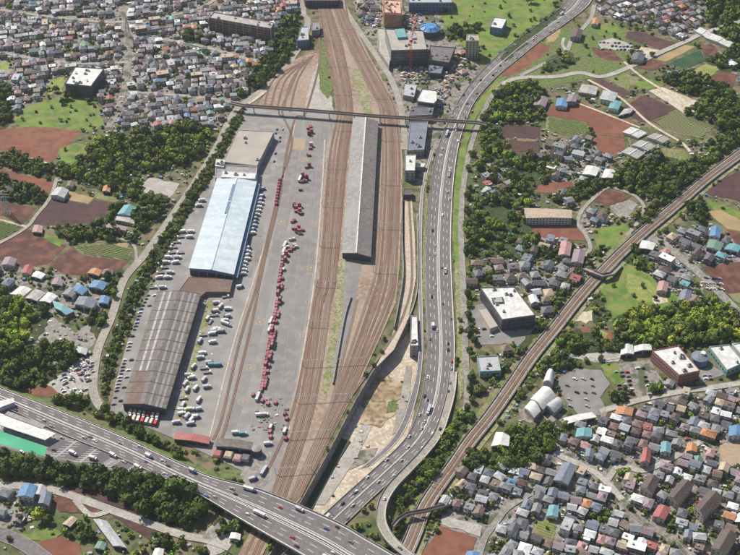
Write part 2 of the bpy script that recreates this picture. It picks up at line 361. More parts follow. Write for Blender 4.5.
S('gravel_yard', [(28, 330), (50, 315), (72, 330), (84, 340), (76, 346), (48, 343), (32, 352)], 'concrete_dull')
S('gravel_yard', [(47, 385), (70, 368), (90, 350), (94, 370), (88, 394), (70, 398)], 'concrete')
S('gravel_yard', [(78, 330), (96, 322), (96, 340), (88, 350), (78, 342)], 'concrete_dull')
S('grass_field', [(-40, 276), (0, 290), (24, 300), (34, 330), (20, 352), (-40, 358)], 'grass_yellow')
# north-east
S('grass_field', [(440, 4), (452, -40), (560, -40), (556, 8), (542, 22), (515, 45), (500, 56), (482, 66), (470, 50), (446, 36)], 'grass_bright')
S('grass_field', [(502, 64), (520, 56), (560, 30), (592, 22), (624, 32), (640, 60), (628, 76), (600, 76), (560, 84), (520, 96), (500, 100), (488, 96)], 'grass')
S('bare_earth', [(532, 43), (552, 46), (540, 58), (520, 72), (500, 80), (500, 74), (517, 63), (528, 52)], 'soil_red_a')
S('bare_earth', [(548, 30), (562, 28), (556, 40), (546, 44)], 'soil_tan_a')
S('grass_field', [(596, 25), (611, 22), (626, 31), (619, 37), (597, 34)], 'grass_bright')
S('field', [(627, 32), (637, 31), (682, 45), (662, 50), (625, 38)], 'soil_dark_b')
S('field', [(591, 47), (612, 50), (624, 62), (605, 60), (594, 54)], 'soil_mid_a')
S('gravel_yard', [(598, 42), (612, 38), (632, 45), (632, 52), (615, 50), (600, 47)], 'concrete')
S('gravel_yard', [(637, 46), (662, 51), (648, 59), (636, 55)], 'sand')
S('field', [(655, 59), (685, 45), (695, 47), (666, 62)], 'soil_tan_b')
S('field', [(667, 64), (700, 50), (706, 60), (685, 70)], 'crop_teal_a')
S('field', [(700, 46), (712, 44), (722, 56), (706, 58)], 'soil_mid_b')
S('field', [(636, 67), (652, 59), (671, 67), (650, 71)], 'soil_mid_a')
S('field', [(587, 81), (601, 79), (632, 93), (622, 97)], 'soil_dark_a')
S('grass_field', [(630, 82), (652, 79), (664, 86), (642, 91)], 'grass_bright')
S('grass_field', [(604, 78), (624, 74), (640, 78), (628, 90)], 'verge')
S('field', [(690, 72), (706, 64), (722, 68), (708, 78)], 'grass_yellow')
S('field', [(708, 78), (724, 70), (740, 76), (732, 88), (716, 84)], 'soil_mid_b')
S('field', [(620, 111), (641, 96), (652, 98), (676, 109), (655, 121), (641, 122)], 'soil_dark_a')
S('field', [(649, 91), (662, 87), (697, 101), (684, 114), (676, 108)], 'sand')
S('field', [(548, 107), (580, 101), (597, 112), (590, 123), (546, 115)], 'soil_red_a')
S('field', [(597, 112), (636, 122), (623, 138), (592, 134), (588, 124)], 'soil_red_b')
S('field', [(546, 116), (588, 124), (590, 132), (566, 136), (546, 130)], 'crop_b')
S('field', [(592, 135), (624, 139), (626, 146), (614, 158), (598, 152)], 'soil_red_a')
S('field', [(628, 138), (642, 126), (660, 130), (652, 142), (630, 148)], 'crop_a')
S('field', [(656, 122), (676, 110), (696, 120), (716, 126), (700, 138), (668, 132)], 'crop_b')
S('field', [(504, 125), (540, 127), (540, 139), (502, 137)], 'soil_dark_b')
S('field', [(504, 140), (540, 142), (540, 153), (512, 152)], 'soil_dark_b')
S('field', [(537, 184), (572, 181), (574, 193), (537, 193)], 'soil_red_a')
S('field', [(660, 148), (684, 150), (690, 160), (668, 160)], 'verge')
S('field', [(592, 201), (607, 189), (632, 196), (612, 207)], 'soil_mid_b')
S('gravel_yard', [(610, 206), (630, 200), (638, 205), (625, 219), (615, 214)], 'concrete_dull')
S('grass_field', [(592, 230), (627, 224), (628, 240), (612, 248), (600, 250)], 'grass_bright')
S('field', [(515, 224), (555, 224), (580, 228), (585, 241), (545, 238)], 'soil_red_b')
S('bare_earth', [(484, 208), (506, 206), (512, 216), (490, 220)], 'soil_red_a')
S('field', [(704, 194), (725, 177), (748, 168), (790, 172), (790, 200), (740, 202), (735, 200)], 'soil_dark_b')
S('grass_field', [(706, 200), (740, 212), (790, 220), (790, 230), (740, 222), (716, 212)], 'grass_bright')
S('field', [(707, 212), (720, 210), (742, 221), (744, 232), (727, 229)], 'soil_tan_a')
S('field', [(726, 230), (746, 234), (790, 240), (790, 256), (742, 252)], 'soil_mid_b')
S('field', [(702, 267), (738, 262), (790, 268), (790, 290), (728, 294)], 'soil_mid_b')
S('grass_field', [(728, 294), (790, 290), (790, 305), (738, 303)], 'crop_a')
S('grass_field', [(592, 296), (606, 280), (620, 266), (634, 262), (646, 272), (664, 290), (688, 300), (688, 312), (640, 312), (610, 322), (594, 312)], 'grass_bright')
S('grass_field', [(626, 274), (640, 276), (660, 292), (662, 300), (644, 304), (628, 292)], 'grass_yellow')
S('bare_earth', [(652, 296), (664, 294), (668, 302), (656, 305)], 'sand')
S('field', [(570, 329), (592, 328), (612, 332), (612, 340), (580, 341)], 'soil_red_b')
S('grass_field', [(588, 332), (600, 330), (608, 334), (604, 340), (590, 340)], 'grass_yellow')
S('bare_earth', [(576, 314), (592, 310), (598, 318), (586, 324), (574, 322)], 'sand')
S('car_park', [(556, 380), (575, 369), (601, 370), (610, 384), (600, 398), (610, 415), (580, 416), (566, 402)], 'asphalt')
S('car_park', [(604, 366), (650, 360), (664, 384), (640, 400), (625, 384)], 'town_ground')
S('grass_field', [(600, 366), (616, 363), (626, 382), (614, 385), (608, 378)], 'grass_bright')
S('car_park', [(694, 372), (712, 366), (726, 374), (700, 384)], 'asphalt')
S('gravel_yard', [(574, 356), (606, 352), (624, 354), (618, 362), (584, 362)], 'concrete')
S('gravel_yard', [(470, 308), (484, 304), (500, 330), (538, 330), (540, 344), (480, 345)], 'asphalt')
S('gravel_yard', [(520, 400), (540, 392), (566, 404), (570, 418), (540, 425), (520, 420)], 'town_ground')
S('field', [(441, 526), (477, 538), (470, 556), (462, 570), (412, 570), (424, 551)], 'soil_red_a')
S('gravel_yard', [(442, 515), (482, 526), (480, 537), (440, 524)], 'concrete')
S('grass_field', [(535, 521), (558, 518), (553, 541), (533, 537)], 'crop_a')
S('bare_earth', [(720, 446), (742, 440), (790, 440), (790, 460), (736, 466), (722, 462)], 'paint_orange')
# south-west
S('field', [(50, 481), (70, 479), (112, 492), (150, 513), (185, 532), (160, 524), (108, 504)], 'soil_dark_b')
S('field', [(50, 500), (60, 496), (96, 508), (98, 514), (60, 512)], 'soil_mid_b')
S('field', [(40, 541), (60, 537), (80, 545), (84, 570), (46, 570)], 'soil_red_a')
S('grass_field', [(18, 534), (52, 528), (62, 534), (42, 541), (28, 540)], 'grass_bright')
S('field', [(112, 516), (124, 512), (154, 530), (150, 540)], 'soil_dark_b')
S('gravel_yard', [(205, 535), (216, 520), (236, 532), (224, 552), (210, 556)], 'concrete')
# the freight yard, laid as one apron
YARD = [(243, 106), (336, 112), (326, 164), (318, 278), (302, 378), (291, 440), (274, 492), (258, 492), (252, 478), (240, 470), (172, 438), (110, 412), (115, 385), (128, 340), (144, 300), (165, 266), (187, 220), (210, 175), (226, 148), (240, 118)]
S('freight_yard', YARD, 'asphalt_yard', occ=False)
S('yard_lane', [(305, 118), (330, 118), (321, 200), (312, 278), (296, 378), (286, 432), (262, 432), (282, 300), (297, 180)], 'asphalt', occ=False)
S('yard_lane', [(293, 118), (303, 118), (294, 200), (270, 300), (246, 400), (234, 432), (222, 432), (240, 370), (272, 250)], 'asphalt_dark' if False else 'asphalt', occ=False)
S('painted_yard_bay', [(294, 138), (306, 138), (304, 150), (291, 150)], 'paint_orange', occ=False)
for x, y in ((304, 160), (322, 162), (281, 222), (316, 225), (260, 322), (300, 335), (243, 402), (292, 405), (287, 262), (311, 268), (310, 302), (251, 368)):
    c = G(x, y); mb = MB(); ZL[0] += .004
    for k in range(10):
        a = k*.628; mb.box((c.x+4.2*math.cos(a), c.y+4.2*math.sin(a), ZL[0]-.002), (2.4, 1.2, .004), 'paint_orange', a+1.57)
    mb.box((c.x, c.y, ZL[0]-.002), (2.5, 4.2, .004), 'paint_orange'); mb.build('yard_floor_number', kind='structure')
S('grass_strip', [(213, 470), (232, 466), (252, 478), (248, 486), (222, 478)], 'grass', occ=False)
S('gravel_yard', [(240, 476), (252, 456), (272, 452), (272, 480), (258, 492), (246, 486)], 'concrete_dull', occ=False)
S('weedy_strip', [(208, 300), (216, 300), (200, 350), (186, 410), (180, 425), (176, 420), (186, 380)], 'weeds', occ=False)
S('weedy_strip', [(250, 170), (262, 140), (266, 140), (250, 190), (235, 240), (228, 240)], 'weeds', occ=False)
mark(GP(YARD))
def crop_rows(poly, ang, m, sp=2.6, w=1.2, h=.35):
    P = GP(poly); c = sum(P, Vector())/len(P); rm = max((p-c).length for p in P); d = Vector((math.cos(ang), math.sin(ang), 0)); n = Vector((-d.y, d.x, 0)); mb = MB(); v = -rm
    while v < rm:
        u = -rm; run = None
        while u <= rm:
            q = c+d*u+n*v; ins = bool(inpoly(np.array([q.x]), np.array([q.y]), P)[0])
            if ins and run is None: run = u
            if (not ins or u+3 > rm) and run is not None:
                if u-run > 5: a, b = c+d*(run+1.5)+n*v, c+d*(u-2.5)+n*v; mb.bar((a.x, a.y, h/2+.3), (b.x, b.y, h/2+.3), w, m, h)
                run = None
            u += 3
        v += sp
    if mb.v: mb.build('crop_row', kind='stuff', label='low green crop rows in a field')
for pl, an, m in (([(73, 246), (105, 243), (133, 249), (128, 260), (83, 254)], -.35, 'grass'), ([(650, 122), (676, 110), (696, 120), (716, 126), (700, 138), (668, 132)], .6, 'crop_a'), ([(667, 64), (700, 50), (706, 60), (685, 70)], .6, 'crop_teal_b'),
    ([(546, 116), (588, 124), (590, 132), (566, 136), (546, 130)], -.4, 'grass'), ([(628, 138), (642, 126), (660, 130), (652, 142), (630, 148)], .6, 'grass'), ([(535, 521), (558, 518), (553, 541), (533, 537)], -.5, 'grass_bright'), ([(-40, 218), (0, 221), (22, 227), (0, 241), (-40, 252)], .7, 'grass')):
    crop_rows(pl, an, m)
# track beds
LA = [(316, -10), (318, 8), (324, 50), (334, 90), (336, 112), (326, 164), (318, 278), (311, 303), (302, 378), (291, 430), (268, 500), (250, 533), (236, 560), (226, 585)]
RA = [(330, -10), (331, 8), (345, 50), (352, 90), (354, 112), (348, 164), (338, 278), (333, 303), (322, 378), (310, 430), (286, 500), (260, 535), (248, 560), (238, 585)]
LB = [(330, -10), (332, 8), (348, 50), (368, 90), (378, 112), (380, 164), (374, 262), (362, 303), (338, 378), (318, 430), (288, 500), (260, 535), (248, 560), (238, 585)]
RB = [(344, -10), (345, 8), (366, 50), (388, 90), (398, 112), (403, 164), (400, 262), (396, 303), (362, 378), (340, 420), (302, 497), (272, 537), (260, 560), (250, 585)]
S('track_bed', LA+RB[::-1], 'ballast', occ=False); mark(GP(LA+RB[::-1]))
def between(Lp, Rp, t0, t1, i0, i1):
    a = [(l[0]+(r[0]-l[0])*t0, l[1]+(r[1]-l[1])*t0) for l, r in zip(Lp, Rp)][i0:i1]; b = [(l[0]+(r[0]-l[0])*t1, l[1]+(r[1]-l[1])*t1) for l, r in zip(Lp, Rp)][i0:i1]; return a+b[::-1]
S('rusty_bed', between(LA, RA, .02, .40, 0, 5), 'ballast_rust', occ=False); S('rusty_bed', between(LA, RA, .55, .97, 1, 8), 'ballast_rust', occ=False); S('rusty_bed', between(LA, RA, .1, .42, 5, 9), 'ballast_rust', occ=False)
S('rusty_bed', between(LB, RB, .42, .72, 0, 7), 'ballast_rust', occ=False); S('rusty_bed', between(LB, RB, .05, .30, 0, 4), 'ballast_rust', occ=False); S('rusty_bed', between(LB, RB, .3, .5, 6, 10), 'ballast_rust', occ=False)
PZ = ZL[0]+.004; ZL[0] += .064
for k in range(42):
    t = R.random(); y = 125+t*300; lo = 240-(y-125)*.36 if y < 290 else 150-(y-290)*.2; hi = 322-(y-125)*.11; x = R.uniform(max(lo, 200-(y-290)*.2 if y > 290 else 262-(y-125)*.3), hi); wv = R.uniform(2, 7); hv = R.uniform(2, 12)
    S('asphalt_patch', [(x, y), (x+wv, y+.3), (x+wv-hv*.16, y+hv), (x-hv*.16, y+hv-.3)], R.choice(('asphalt_patch', 'asphalt_yard', 'asphalt')), occ=False, z=PZ+.004*(k % 14))
for q in ([(300, 125), (284, 230), (258, 380), (250, 430)], [(313, 125), (302, 230), (285, 360), (276, 425)], [(321, 130), (306, 290), (292, 390)], [(290, 140), (256, 290), (228, 420)]):
    mb = MB(); mb.sweep(smooth(GP(q)), -.15, .15, .60, 0, 'concrete'); mb.build('yard_line', kind='structure')
S('weedy_strip', [(338, 262), (356, 258), (352, 290), (344, 330), (334, 372), (326, 400), (320, 400), (330, 340), (336, 300)], 'weeds', occ=False)
S('paved_strip', [(345, 262), (362, 262), (352, 320), (336, 372), (331, 372), (342, 320)], 'asphalt', occ=False)
S('weedy_strip', [(356, 68), (364, 84), (372, 112), (376, 130), (384, 150), (378, 150), (366, 118), (352, 80)], 'weeds', occ=False)
S('freight_bed', [(262, 110), (258, 104), (290, 62), (312, 52), (322, 56), (312, 84), (306, 112)], 'ballast', occ=False); mark(GP([(250, 112), (258, 104), (290, 62), (312, 52), (322, 56), (312, 84), (306, 112)]))
S('gravel_strip', [(304, 112), (310, 84), (322, 52), (330, 90), (334, 112)], 'concrete', occ=False)
S('grass_strip', [(322, 38), (327, 42), (333, 90), (328, 100), (320, 90), (318, 60)], 'grass', occ=False)
mark(GP([(304, 112), (310, 84), (318, 30), (330, 90), (334, 112)]))
S('track_bed', [(394, 350), (408, 320), (412, 300), (416, 278), (415, 240), (412, 200), (405, 196), (404, 240), (402, 280), (398, 320), (388, 345), (374, 370)], 'ballast_pale', occ=False)
mark(pitW); mark(GP([(402, 150), (424, 150), (424, 330), (396, 345)]))
# ============================================================ railway tracks
def track(P, bed='sleeper_rust', z=.66, w=2.6):
    mb = MB(); mb.sweep(P, -w/2, w/2, z, 0, bed); o = mb.build('railway_track', kind='structure')
    for s in (-1, 1):
        r = MB(); r.sweep(P, s*.72-.16, s*.72+.16, z+.17, .17, 'rail'); r.build('rail', o)
    return o
def bundle(Lp, Rp, n, t0=0, t1=1, beds=('sleeper_rust', 'sleeper_grey'), i0=0, i1=None, skip=()):
    Lw, Rw = GP(Lp[i0:i1]), GP(Rp[i0:i1])
    for k in range(n):
        if k in skip: continue
        t = t0+(t1-t0)*(k+.5)/n; track(smooth([a.lerp(b, t) for a, b in zip(Lw, Rw)], 5), beds[k % len(beds)], .66+.008*k)
bundle(LA, RA, 5, .04, .96, ('sleeper_rust', 'sleeper_grey'), 0, 11)
bundle(LA, RA, 1, .3, .9, ('sleeper_rust',), 10, None)
bundle(LB, RB, 6, .05, .92, ('sleeper_grey', 'sleeper_rust'), 0, 11)
bundle(LB, RB, 2, .1, .8, ('sleeper_rust',), 10, None)
for P, b in (([(345, 0), (352, 40), (366, 80), (386, 112)], 0), ([(330, 60), (345, 110), (338, 200), (330, 290), (322, 360)], 1), ([(357, 300), (345, 350), (326, 420), (300, 480)], 1),
             ([(396, 170), (396, 262), (384, 310), (352, 380), (330, 420)], 0), ([(318, 280), (304, 360), (290, 420), (268, 470)], 0),
             ([(318, 30), (320, 60), (306, 112), (296, 118), (287, 150), (279, 200), (264, 262), (250, 330), (229, 415), (221, 440)], 0),
             ([(303, 60), (290, 90), (282, 112), (292, 140), (282, 180), (268, 236), (256, 288), (240, 340), (222, 417), (213, 440)], 0)):
    track(smooth(GP(P), 6), ('sleeper_rust', 'sleeper_grey')[b], .72)
for k in range(5):
    track(smooth(GP([(313-k*1.5, 56+k), (298-k*6, 80), (290-k*6.5, 112-k)]), 5), 'sleeper_rust', .67+.01*k)
track(smooth(GP([(409, 200), (411, 240), (412, 278), (407, 305), (394, 335), (370, 370), (352, 395)])), 'sleeper_grey', .71)
for px_ in ([(300, 118), (285, 190), (259, 278), (238, 345), (214, 440)],):    # pale kerb beside the freight track
    mb = MB(); mb.sweep(smooth(GP(px_)), 3.6, 5.0, .68, .5, 'ballast_pale'); mb.build('loading_kerb', kind='structure')
mb = MB(); mb.sweep(smooth(GP([(325, 140), (322, 190), (315, 278), (299, 378), (287, 440)])), -.6, .9, .68, .5, 'ballast_pale'); mb.build('loading_kerb', kind='structure')
mb = MB(); mb.sweep(smooth(GP([(351, 298), (345, 318), (339, 350), (333, 385)])), -.4, .5, 3.0, 3.0, 'concrete_dull'); mb.build('trench_wall', kind='structure')
mb = MB(); mb.sweep(smooth(GP([(402, 200), (402, 240), (403, 278), (398, 310), (394, 330)])), -.5, .5, 4.4, 4.4, 'concrete_dull'); mb.build('trench_wall', kind='structure')
mb = MB(); mb.sweep(smooth(GP([(417, 215), (418, 278), (414, 305), (407, 322)])), -.4, .4, 2.0, 2.0, 'concrete'); mb.build('trench_wall', kind='structure')
# ============================================================ roads
road('road', [(306, -20), (303, 12), (308, 22), (301, 44), (282, 72), (262, 90), (243, 104), (232, 116), (215, 150), (190, 190), (168, 222), (144, 256), (124, 280), (112, 316), (98, 350), (93, 385), (97, 402), (106, 412)], 7.5, 'lane', z=.50)
road('road', [(296, 62), (280, 78), (262, 94), (248, 104)], 5, 'sand', z=.52, kerb=False)
road('road', [(342, -20), (345, 8), (357, 28), (372, 50), (388, 74), (399, 100), (404, 130), (404, 150)], 6.5, 'lane', z=.51)
road('street', [(122, 5), (126, 30), (128, 60), (125, 84), (118, 110), (108, 128)], 6.5, 'town_ground', z=.50)
road('street', [(-20, 48), (40, 60), (90, 64), (128, 62)], 5, 'lane', z=.49); road('street', [(128, 36), (180, 42), (215, 50), (250, 60)], 5, 'lane', z=.49)
road('street', [(0, 10), (60, 18), (126, 22), (200, 8), (240, -20)], 5, 'lane', z=.49); road('street', [(128, 92), (170, 95), (205, 98), (240, 104)], 5, 'lane', z=.48)
road('lane', [(486, 255), (490, 235), (500, 218), (560, 240)], 4, 'lane', z=.47) if False else None
road('farm_lane', [(57, 178), (50, 198), (36, 216), (26, 228), (0, 243), (-40, 262)], 4.0, 'lane', z=.50, kerb=False)
road('farm_lane', [(0, 220), (26, 227)], 3, 'sand', z=.49, kerb=False)
road('farm_lane', [(100, 236), (118, 238), (134, 246), (136, 262), (130, 272)], 3, 'lane', z=.49, kerb=False)
road('road', [(502, 84), (520, 78), (555, 77), (580, 73), (602, 77), (630, 67), (655, 55), (685, 42), (702, 34), (745, 20)], 7, 'concrete', z=.52)
road('road', [(594, 5), (590, 20), (572, 40), (566, 52), (548, 62), (520, 76)], 5, 'lane', z=.50)
road('farm_lane', [(564, 38), (563, 46), (572, 58), (576, 60)], 4, 'concrete', z=.51, kerb=False)
road('footway', [(502, 84), (492, 96), (480, 120), (470, 150), (463, 190), (461, 230), (463, 275), (465, 340), (467, 400), (462, 412)], 5, 'concrete_dull', z=.49)
road('farm_lane', [(624, 62), (640, 76), (668, 94), (690, 110), (720, 122)], 3.5, 'sand', z=.50, kerb=False)
road('farm_lane', [(588, 80), (620, 98), (650, 124), (680, 142), (690, 152)], 3.5, 'sand', z=.51, kerb=False)
road('farm_lane', [(568, 100), (600, 112), (640, 128)], 3, 'sand', z=.49, kerb=False)
road('farm_lane', [(577, 262), (590, 250), (586, 236), (578, 224), (582, 211), (594, 198), (607, 188), (620, 190), (636, 197), (644, 208), (638, 222), (626, 236)], 4, 'lane', z=.50, kerb=False)
road('road', [(636, 238), (655, 240), (677, 255), (702, 276), (740, 314), (775, 348)], 8, 'concrete_dull', z=.50)
road('farm_lane', [(594, 286), (606, 276), (622, 262), (634, 246), (640, 238)], 3, 'lane', z=.49, kerb=False)
road('street', [(555, 452), (562, 457), (587, 468), (606, 482), (622, 500)], 5.5, 'concrete', z=.50)
road('street', [(606, 482), (620, 466), (642, 471), (667, 461), (700, 442)], 5, 'concrete', z=.49)
road('street', [(476, 570), (484, 540), (498, 520), (508, 508), (530, 494)], 4.5, 'concrete_dull', z=.50)
road('street', [(560, 352), (590, 360), (626, 356), (650, 352)], 4, 'concrete', z=.50)
road('street', [(600, 412), (640, 400), (680, 392), (710, 388), (750, 382)], 6, 'concrete', z=.50)
road('street', [(622, 500), (640, 520), (672, 540), (700, 570)], 4.5, 'town_ground', z=.48)
road('road', [(-30, 486), (16, 486), (55, 491), (105, 508), (160, 528), (185, 536), (206, 540), (230, 548)], 7, 'concrete', z=.50)
road('road', [(-40, 520), (0, 534), (25, 545), (48, 562), (60, 575)], 12, 'asphalt_way', z=.51)
road('farm_lane', [(75, 500), (90, 515), (108, 512)], 5, 'concrete', z=.49, kerb=False)
road('road', [(206, 540), (224, 524), (238, 506), (246, 492), (250, 478)], 8, 'concrete_dull', z=.5)
# expressway-scale roads from two edges
def strip(name, L, Rr, z, m, marks, zoff=.0, edge=.35, th=0, zlist=None, cut=(0, None)):
    zl = zlist or [0]*len(L); A = smooth([G(p[0], p[1], q) for p, q in zip(L, zl)])[cut[0]:cut[1]]; B = smooth([G(p[0], p[1], q) for p, q in zip(Rr, zl)])[cut[0]:cut[1]]
    n = len(A); V = [(p.x, p.y, p.z+z) for p in A]+[(p.x, p.y, p.z+z) for p in B]; mb = MB()
    F = [(i, n+i, n+i+1, i+1) for i in range(n-1)]
    a, b, c = (Vector(V[i]) for i in F[0][:3])
    if (b-a).cross(c-a).z < 0: F = [f[::-1] for f in F]
    mb.add(V, F, m)
    if th:
        V2 = V+[(p[0], p[1], p[2]-th) for p in V]; k = 2*n
        mb.add(V2, [tuple(i+k for i in f[::-1]) for f in F]+[(i, i+1, k+i+1, k+i) for i in range(n-1)]+[(n+i+1, n+i, k+n+i, k+n+i+1) for i in range(n-1)], 'concrete_dull')
    o = mb.build(name, kind='structure'); mark([*A]+[*B][::-1])
    if zlist or name == 'ring_road':
        k = MB()
        for t in (.10, .24, .38, .62, .76, .90):
            for e in (-.8, .8): k.sweep([a.lerp(b, t) for a, b in zip(A, B)], e-.38, e+.38, z+.01, 0, 'asphalt_worn')
        k.build('worn_lane', o)
    k = MB()
    for t, w, dash in marks:
        Q = [a.lerp(b, t) for a, b in zip(A, B)]; lines(Q, 0, w, 'paint', k, z+.02, dash)
    k.build('lane_marking', o)
    return A, B, o
KL = [(578, -22), (566, 2), (552, 15), (530, 31), (508, 47), (482, 71), (461, 97), (448, 122), (438, 148), (430, 190), (426, 240), (425, 280), (426, 320), (427, 345), (425, 375), (421, 400), (413, 425), (402, 443), (379, 465), (351, 490), (329, 510), (300, 537), (276, 562)]
KR = [(600, -14), (588, 6), (567, 23), (541, 41), (520, 58), (495, 79), (475, 102), (465, 125), (458, 150), (453, 190), (451, 240), (452, 280), (454, 320), (455, 345), (454, 375), (450, 400), (441, 424), (428, 445), (398, 475), (369, 502), (347, 523), (318, 550), (294, 576)]
DA = (6, 9)
KA, KB, KO = strip('ring_road', KL, KR, .60, 'asphalt_way', [(.03, .45, None), (.17, .3, DA), (.31, .3, DA), (.455, .45, None), (.545, .45, None), (.69, .3, DA), (.83, .3, DA), (.97, .45, None)], th=.5)
KC = [a.lerp(b, .5) for a, b in zip(KA, KB)]
mb = MB(); mb.sweep(KC, -.55, .55, 1.2, .6, 'concrete'); mb.build('median', KO)
mb = MB(); mb.sweep(KA, -.35, 0, 1.5, .9, 'concrete'); mb.sweep(KB, 0, .35, 1.3, .7, 'concrete'); mb.build('parapet', KO)
FL = [(431, 150), (421, 190), (418, 240), (418, 280), (419, 320), (419, 350), (415, 378), (408, 402), (400, 425), (385, 447), (358, 470)]
FR = [(434, 150), (424, 190), (422, 240), (422, 280), (423, 320), (423.5, 350), (421, 378), (416, 402), (408, 425), (396, 444), (372, 466)]
strip('frontage_road', FL[:6], FR[:6], .56, 'asphalt', [(.1, .25, None), (.9, .25, None)])
strip('slip_road', FL[5:], FR[5:], .57, 'asphalt_way', [(.12, .3, None), (.88, .3, None)], th=.5)
S('verge', [(424, 175), (429, 165), (426, 190), (423, 240), (422, 300), (425, 300), (425.5, 250), (428, 200)], 'verge', z=.54)
S('grass_strip', [(497, 80), (508, 76), (488, 100), (476, 118), (467, 145), (462, 190), (460, 230), (460, 262), (454, 262), (453, 230), (454, 190), (460, 150), (468, 124), (478, 102)], 'grass_bright', z=.55)
S('verge', [(454, 262), (461, 262), (463, 330), (463, 392), (460, 400), (458, 380), (457, 330)], 'weeds', z=.545)
# ramp viaduct
RP = smooth([G(x, y, z) for x, y, z in ((453, 372, 0), (451, 392, .8), (446, 412, 2.0), (438, 434, 3.6), (424, 453, 4.8), (408, 470, 5.8), (392, 487, 6.5), (383, 503, 7), (381, 520, 7.3), (387, 535, 7.6), (400, 549, 8), (424, 566, 8), (460, 585, 8))], 5)
mb = MB(); mb.sweep(RP, -4.0, 4.0, .7, 1.3, 'lane'); vo = mb.build('ramp_viaduct', label='curving concrete ramp viaduct that peels off the ring road and bends under the expressway end', category='viaduct')
mb = MB(); mb.sweep(RP, -4.0, -3.65, 1.8, 1.1, 'concrete'); mb.build('parapet', vo)
mb = MB(); mb.sweep(RP, 3.65, 4.0, 1.8, 1.1, 'concrete'); mb.build('parapet', vo)
mb = MB(); lines(RP, -3.1, .25, 'paint', mb, .72); lines(RP, 3.1, .25, 'paint', mb, .72); mb.build('lane_marking', vo)
for p in resample(RP, 24)[3:]:
    if p.z > 2.5: mb = MB(); mb.box((p.x, p.y, 0), (2.2, 2.2, p.z-1.6), 'concrete_dull'); mb.box((p.x, p.y, p.z-1.6), (6.5, 2.4, 1.2), 'concrete_dull'); mb.build('pier', vo)
mark_line(RP, 5)
# expressway on its embankment, then on its bridge
ZE = 8.0
EU = [(-60, 368), (0, 388), (75, 417), (130, 440), (185, 466), (214, 478)]; EL = [(-60, 388), (0, 406), (60, 433), (120, 457), (175, 482), (203, 495)]
PAe = [(203, 495), (175, 488), (150, 480), (100, 469), (45, 458), (0, 447), (-60, 432)]
top = [G(*p, ZE) for p in EU]+[G(*p, ZE) for p in PAe]
def embank():
    P = ccw(top); n = len(P); c = sum(P, Vector())/n
    out = []
    for i in range(n):
        a, b, d = P[i-1], P[i], P[(i+1) % n]; t = (d-a); t = Vector((t.x, t.y, 0)).normalized(); nn = Vector((t.y, -t.x, 0))
        out.append(Vector((b.x+nn.x*12, b.y+nn.y*12, 0)))
    mb = MB(); mb.add([(p.x, p.y, ZE-.3) for p in P]+[(p.x, p.y, p.z) for p in out], [(i, n+i, n+(i+1) % n, (i+1) % n) for i in range(n)], 'grass')
    mb.add([(p.x, p.y, ZE-.3) for p in P], tess(P), 'asphalt_way'); mb.build('embankment', kind='structure'); mark(out)
embank()
UE = [(-60, 368), (0, 388), (75, 417), (130, 440), (185, 466), (214, 478), (260, 498-8), (332, 520), (370, 541), (440, 582)]
LE = [(-60, 388), (0, 406), (60, 433), (120, 458), (175, 484), (203, 497), (250, 525), (302, 555), (340, 578), (410, 620)]
EMK = [(.03, .5, None), (.17, .3, DA), (.30, .3, DA), (.43, .45, None), (.47, .45, None), (.53, .45, None), (.57, .45, None), (.70, .3, DA), (.83, .3, DA), (.97, .5, None)]
XA, XB, XO = strip('expressway', UE, LE, .05, 'asphalt_way', EMK, zlist=[ZE]*10, cut=(0, 31))
YA, YB, YO = strip('expressway_bridge', UE, LE, .05, 'asphalt_way', EMK, th=1.6, zlist=[ZE]*10, cut=(30, None))
YO['label'] = 'wide six-lane expressway bridge crossing the railway tracks'; YO['category'] = 'road bridge'; del YO['kind']
for A, B, o in ((XA, XB, XO), (YA, YB, YO)):
    C = [a.lerp(b, .5) for a, b in zip(A, B)]; mb = MB(); mb.sweep(C, -.5, .5, .9, .8, 'concrete'); mb.build('median', o)
    for Q, s in ((A, -1), (B, 1)):
        mb = MB(); mb.sweep(Q, min(0, s*.4), max(0, s*.4), 1.15, 1.2, 'concrete'); mb.build('parapet', o)
for a, b in list(zip(YA, YB))[3::4]:
    mb = MB(); mb.bar((a.x, a.y, ZE-2.2), (b.x, b.y, ZE-2.2), 2, 'concrete_dull', 1.2)
    for t in (.08, .36, .64, .92): q = a.lerp(b, t); mb.box((q.x, q.y, ZP), (2, 2, ZE-2.8-ZP), 'concrete_dull')
    mb.build('pier', YO)
def esheet(name, px, m, dz): return sheet(name, px, m, z=dz, zb=ZE, occ=False)
esheet('rest_area', [(0, 408), (60, 435), (120, 459), (175, 483), (200, 494), (150, 479), (100, 467), (45, 456), (0, 446), (-60, 430), (-60, 390)], 'asphalt', -.20)
esheet('green_court', [(-60, 412), (0, 431), (30, 441), (47, 447), (44, 456), (0, 444), (-60, 428)], 'court_green', -.16)
esheet('white_platform', [(-40, 404), (0, 416), (57, 437), (45, 444), (0, 429), (-40, 416)], 'sheet_pale', -.15)
for q in ([(46, 449), (60, 438), (72, 443), (57, 455)], [(58, 457), (84, 436), (101, 445), (79, 461)], [(82, 462), (102, 446), (121, 454), (104, 465)], [(106, 466), (123, 455), (142, 463), (128, 473)]): esheet('parking_bays', q, 'asphalt_dark', -.14)
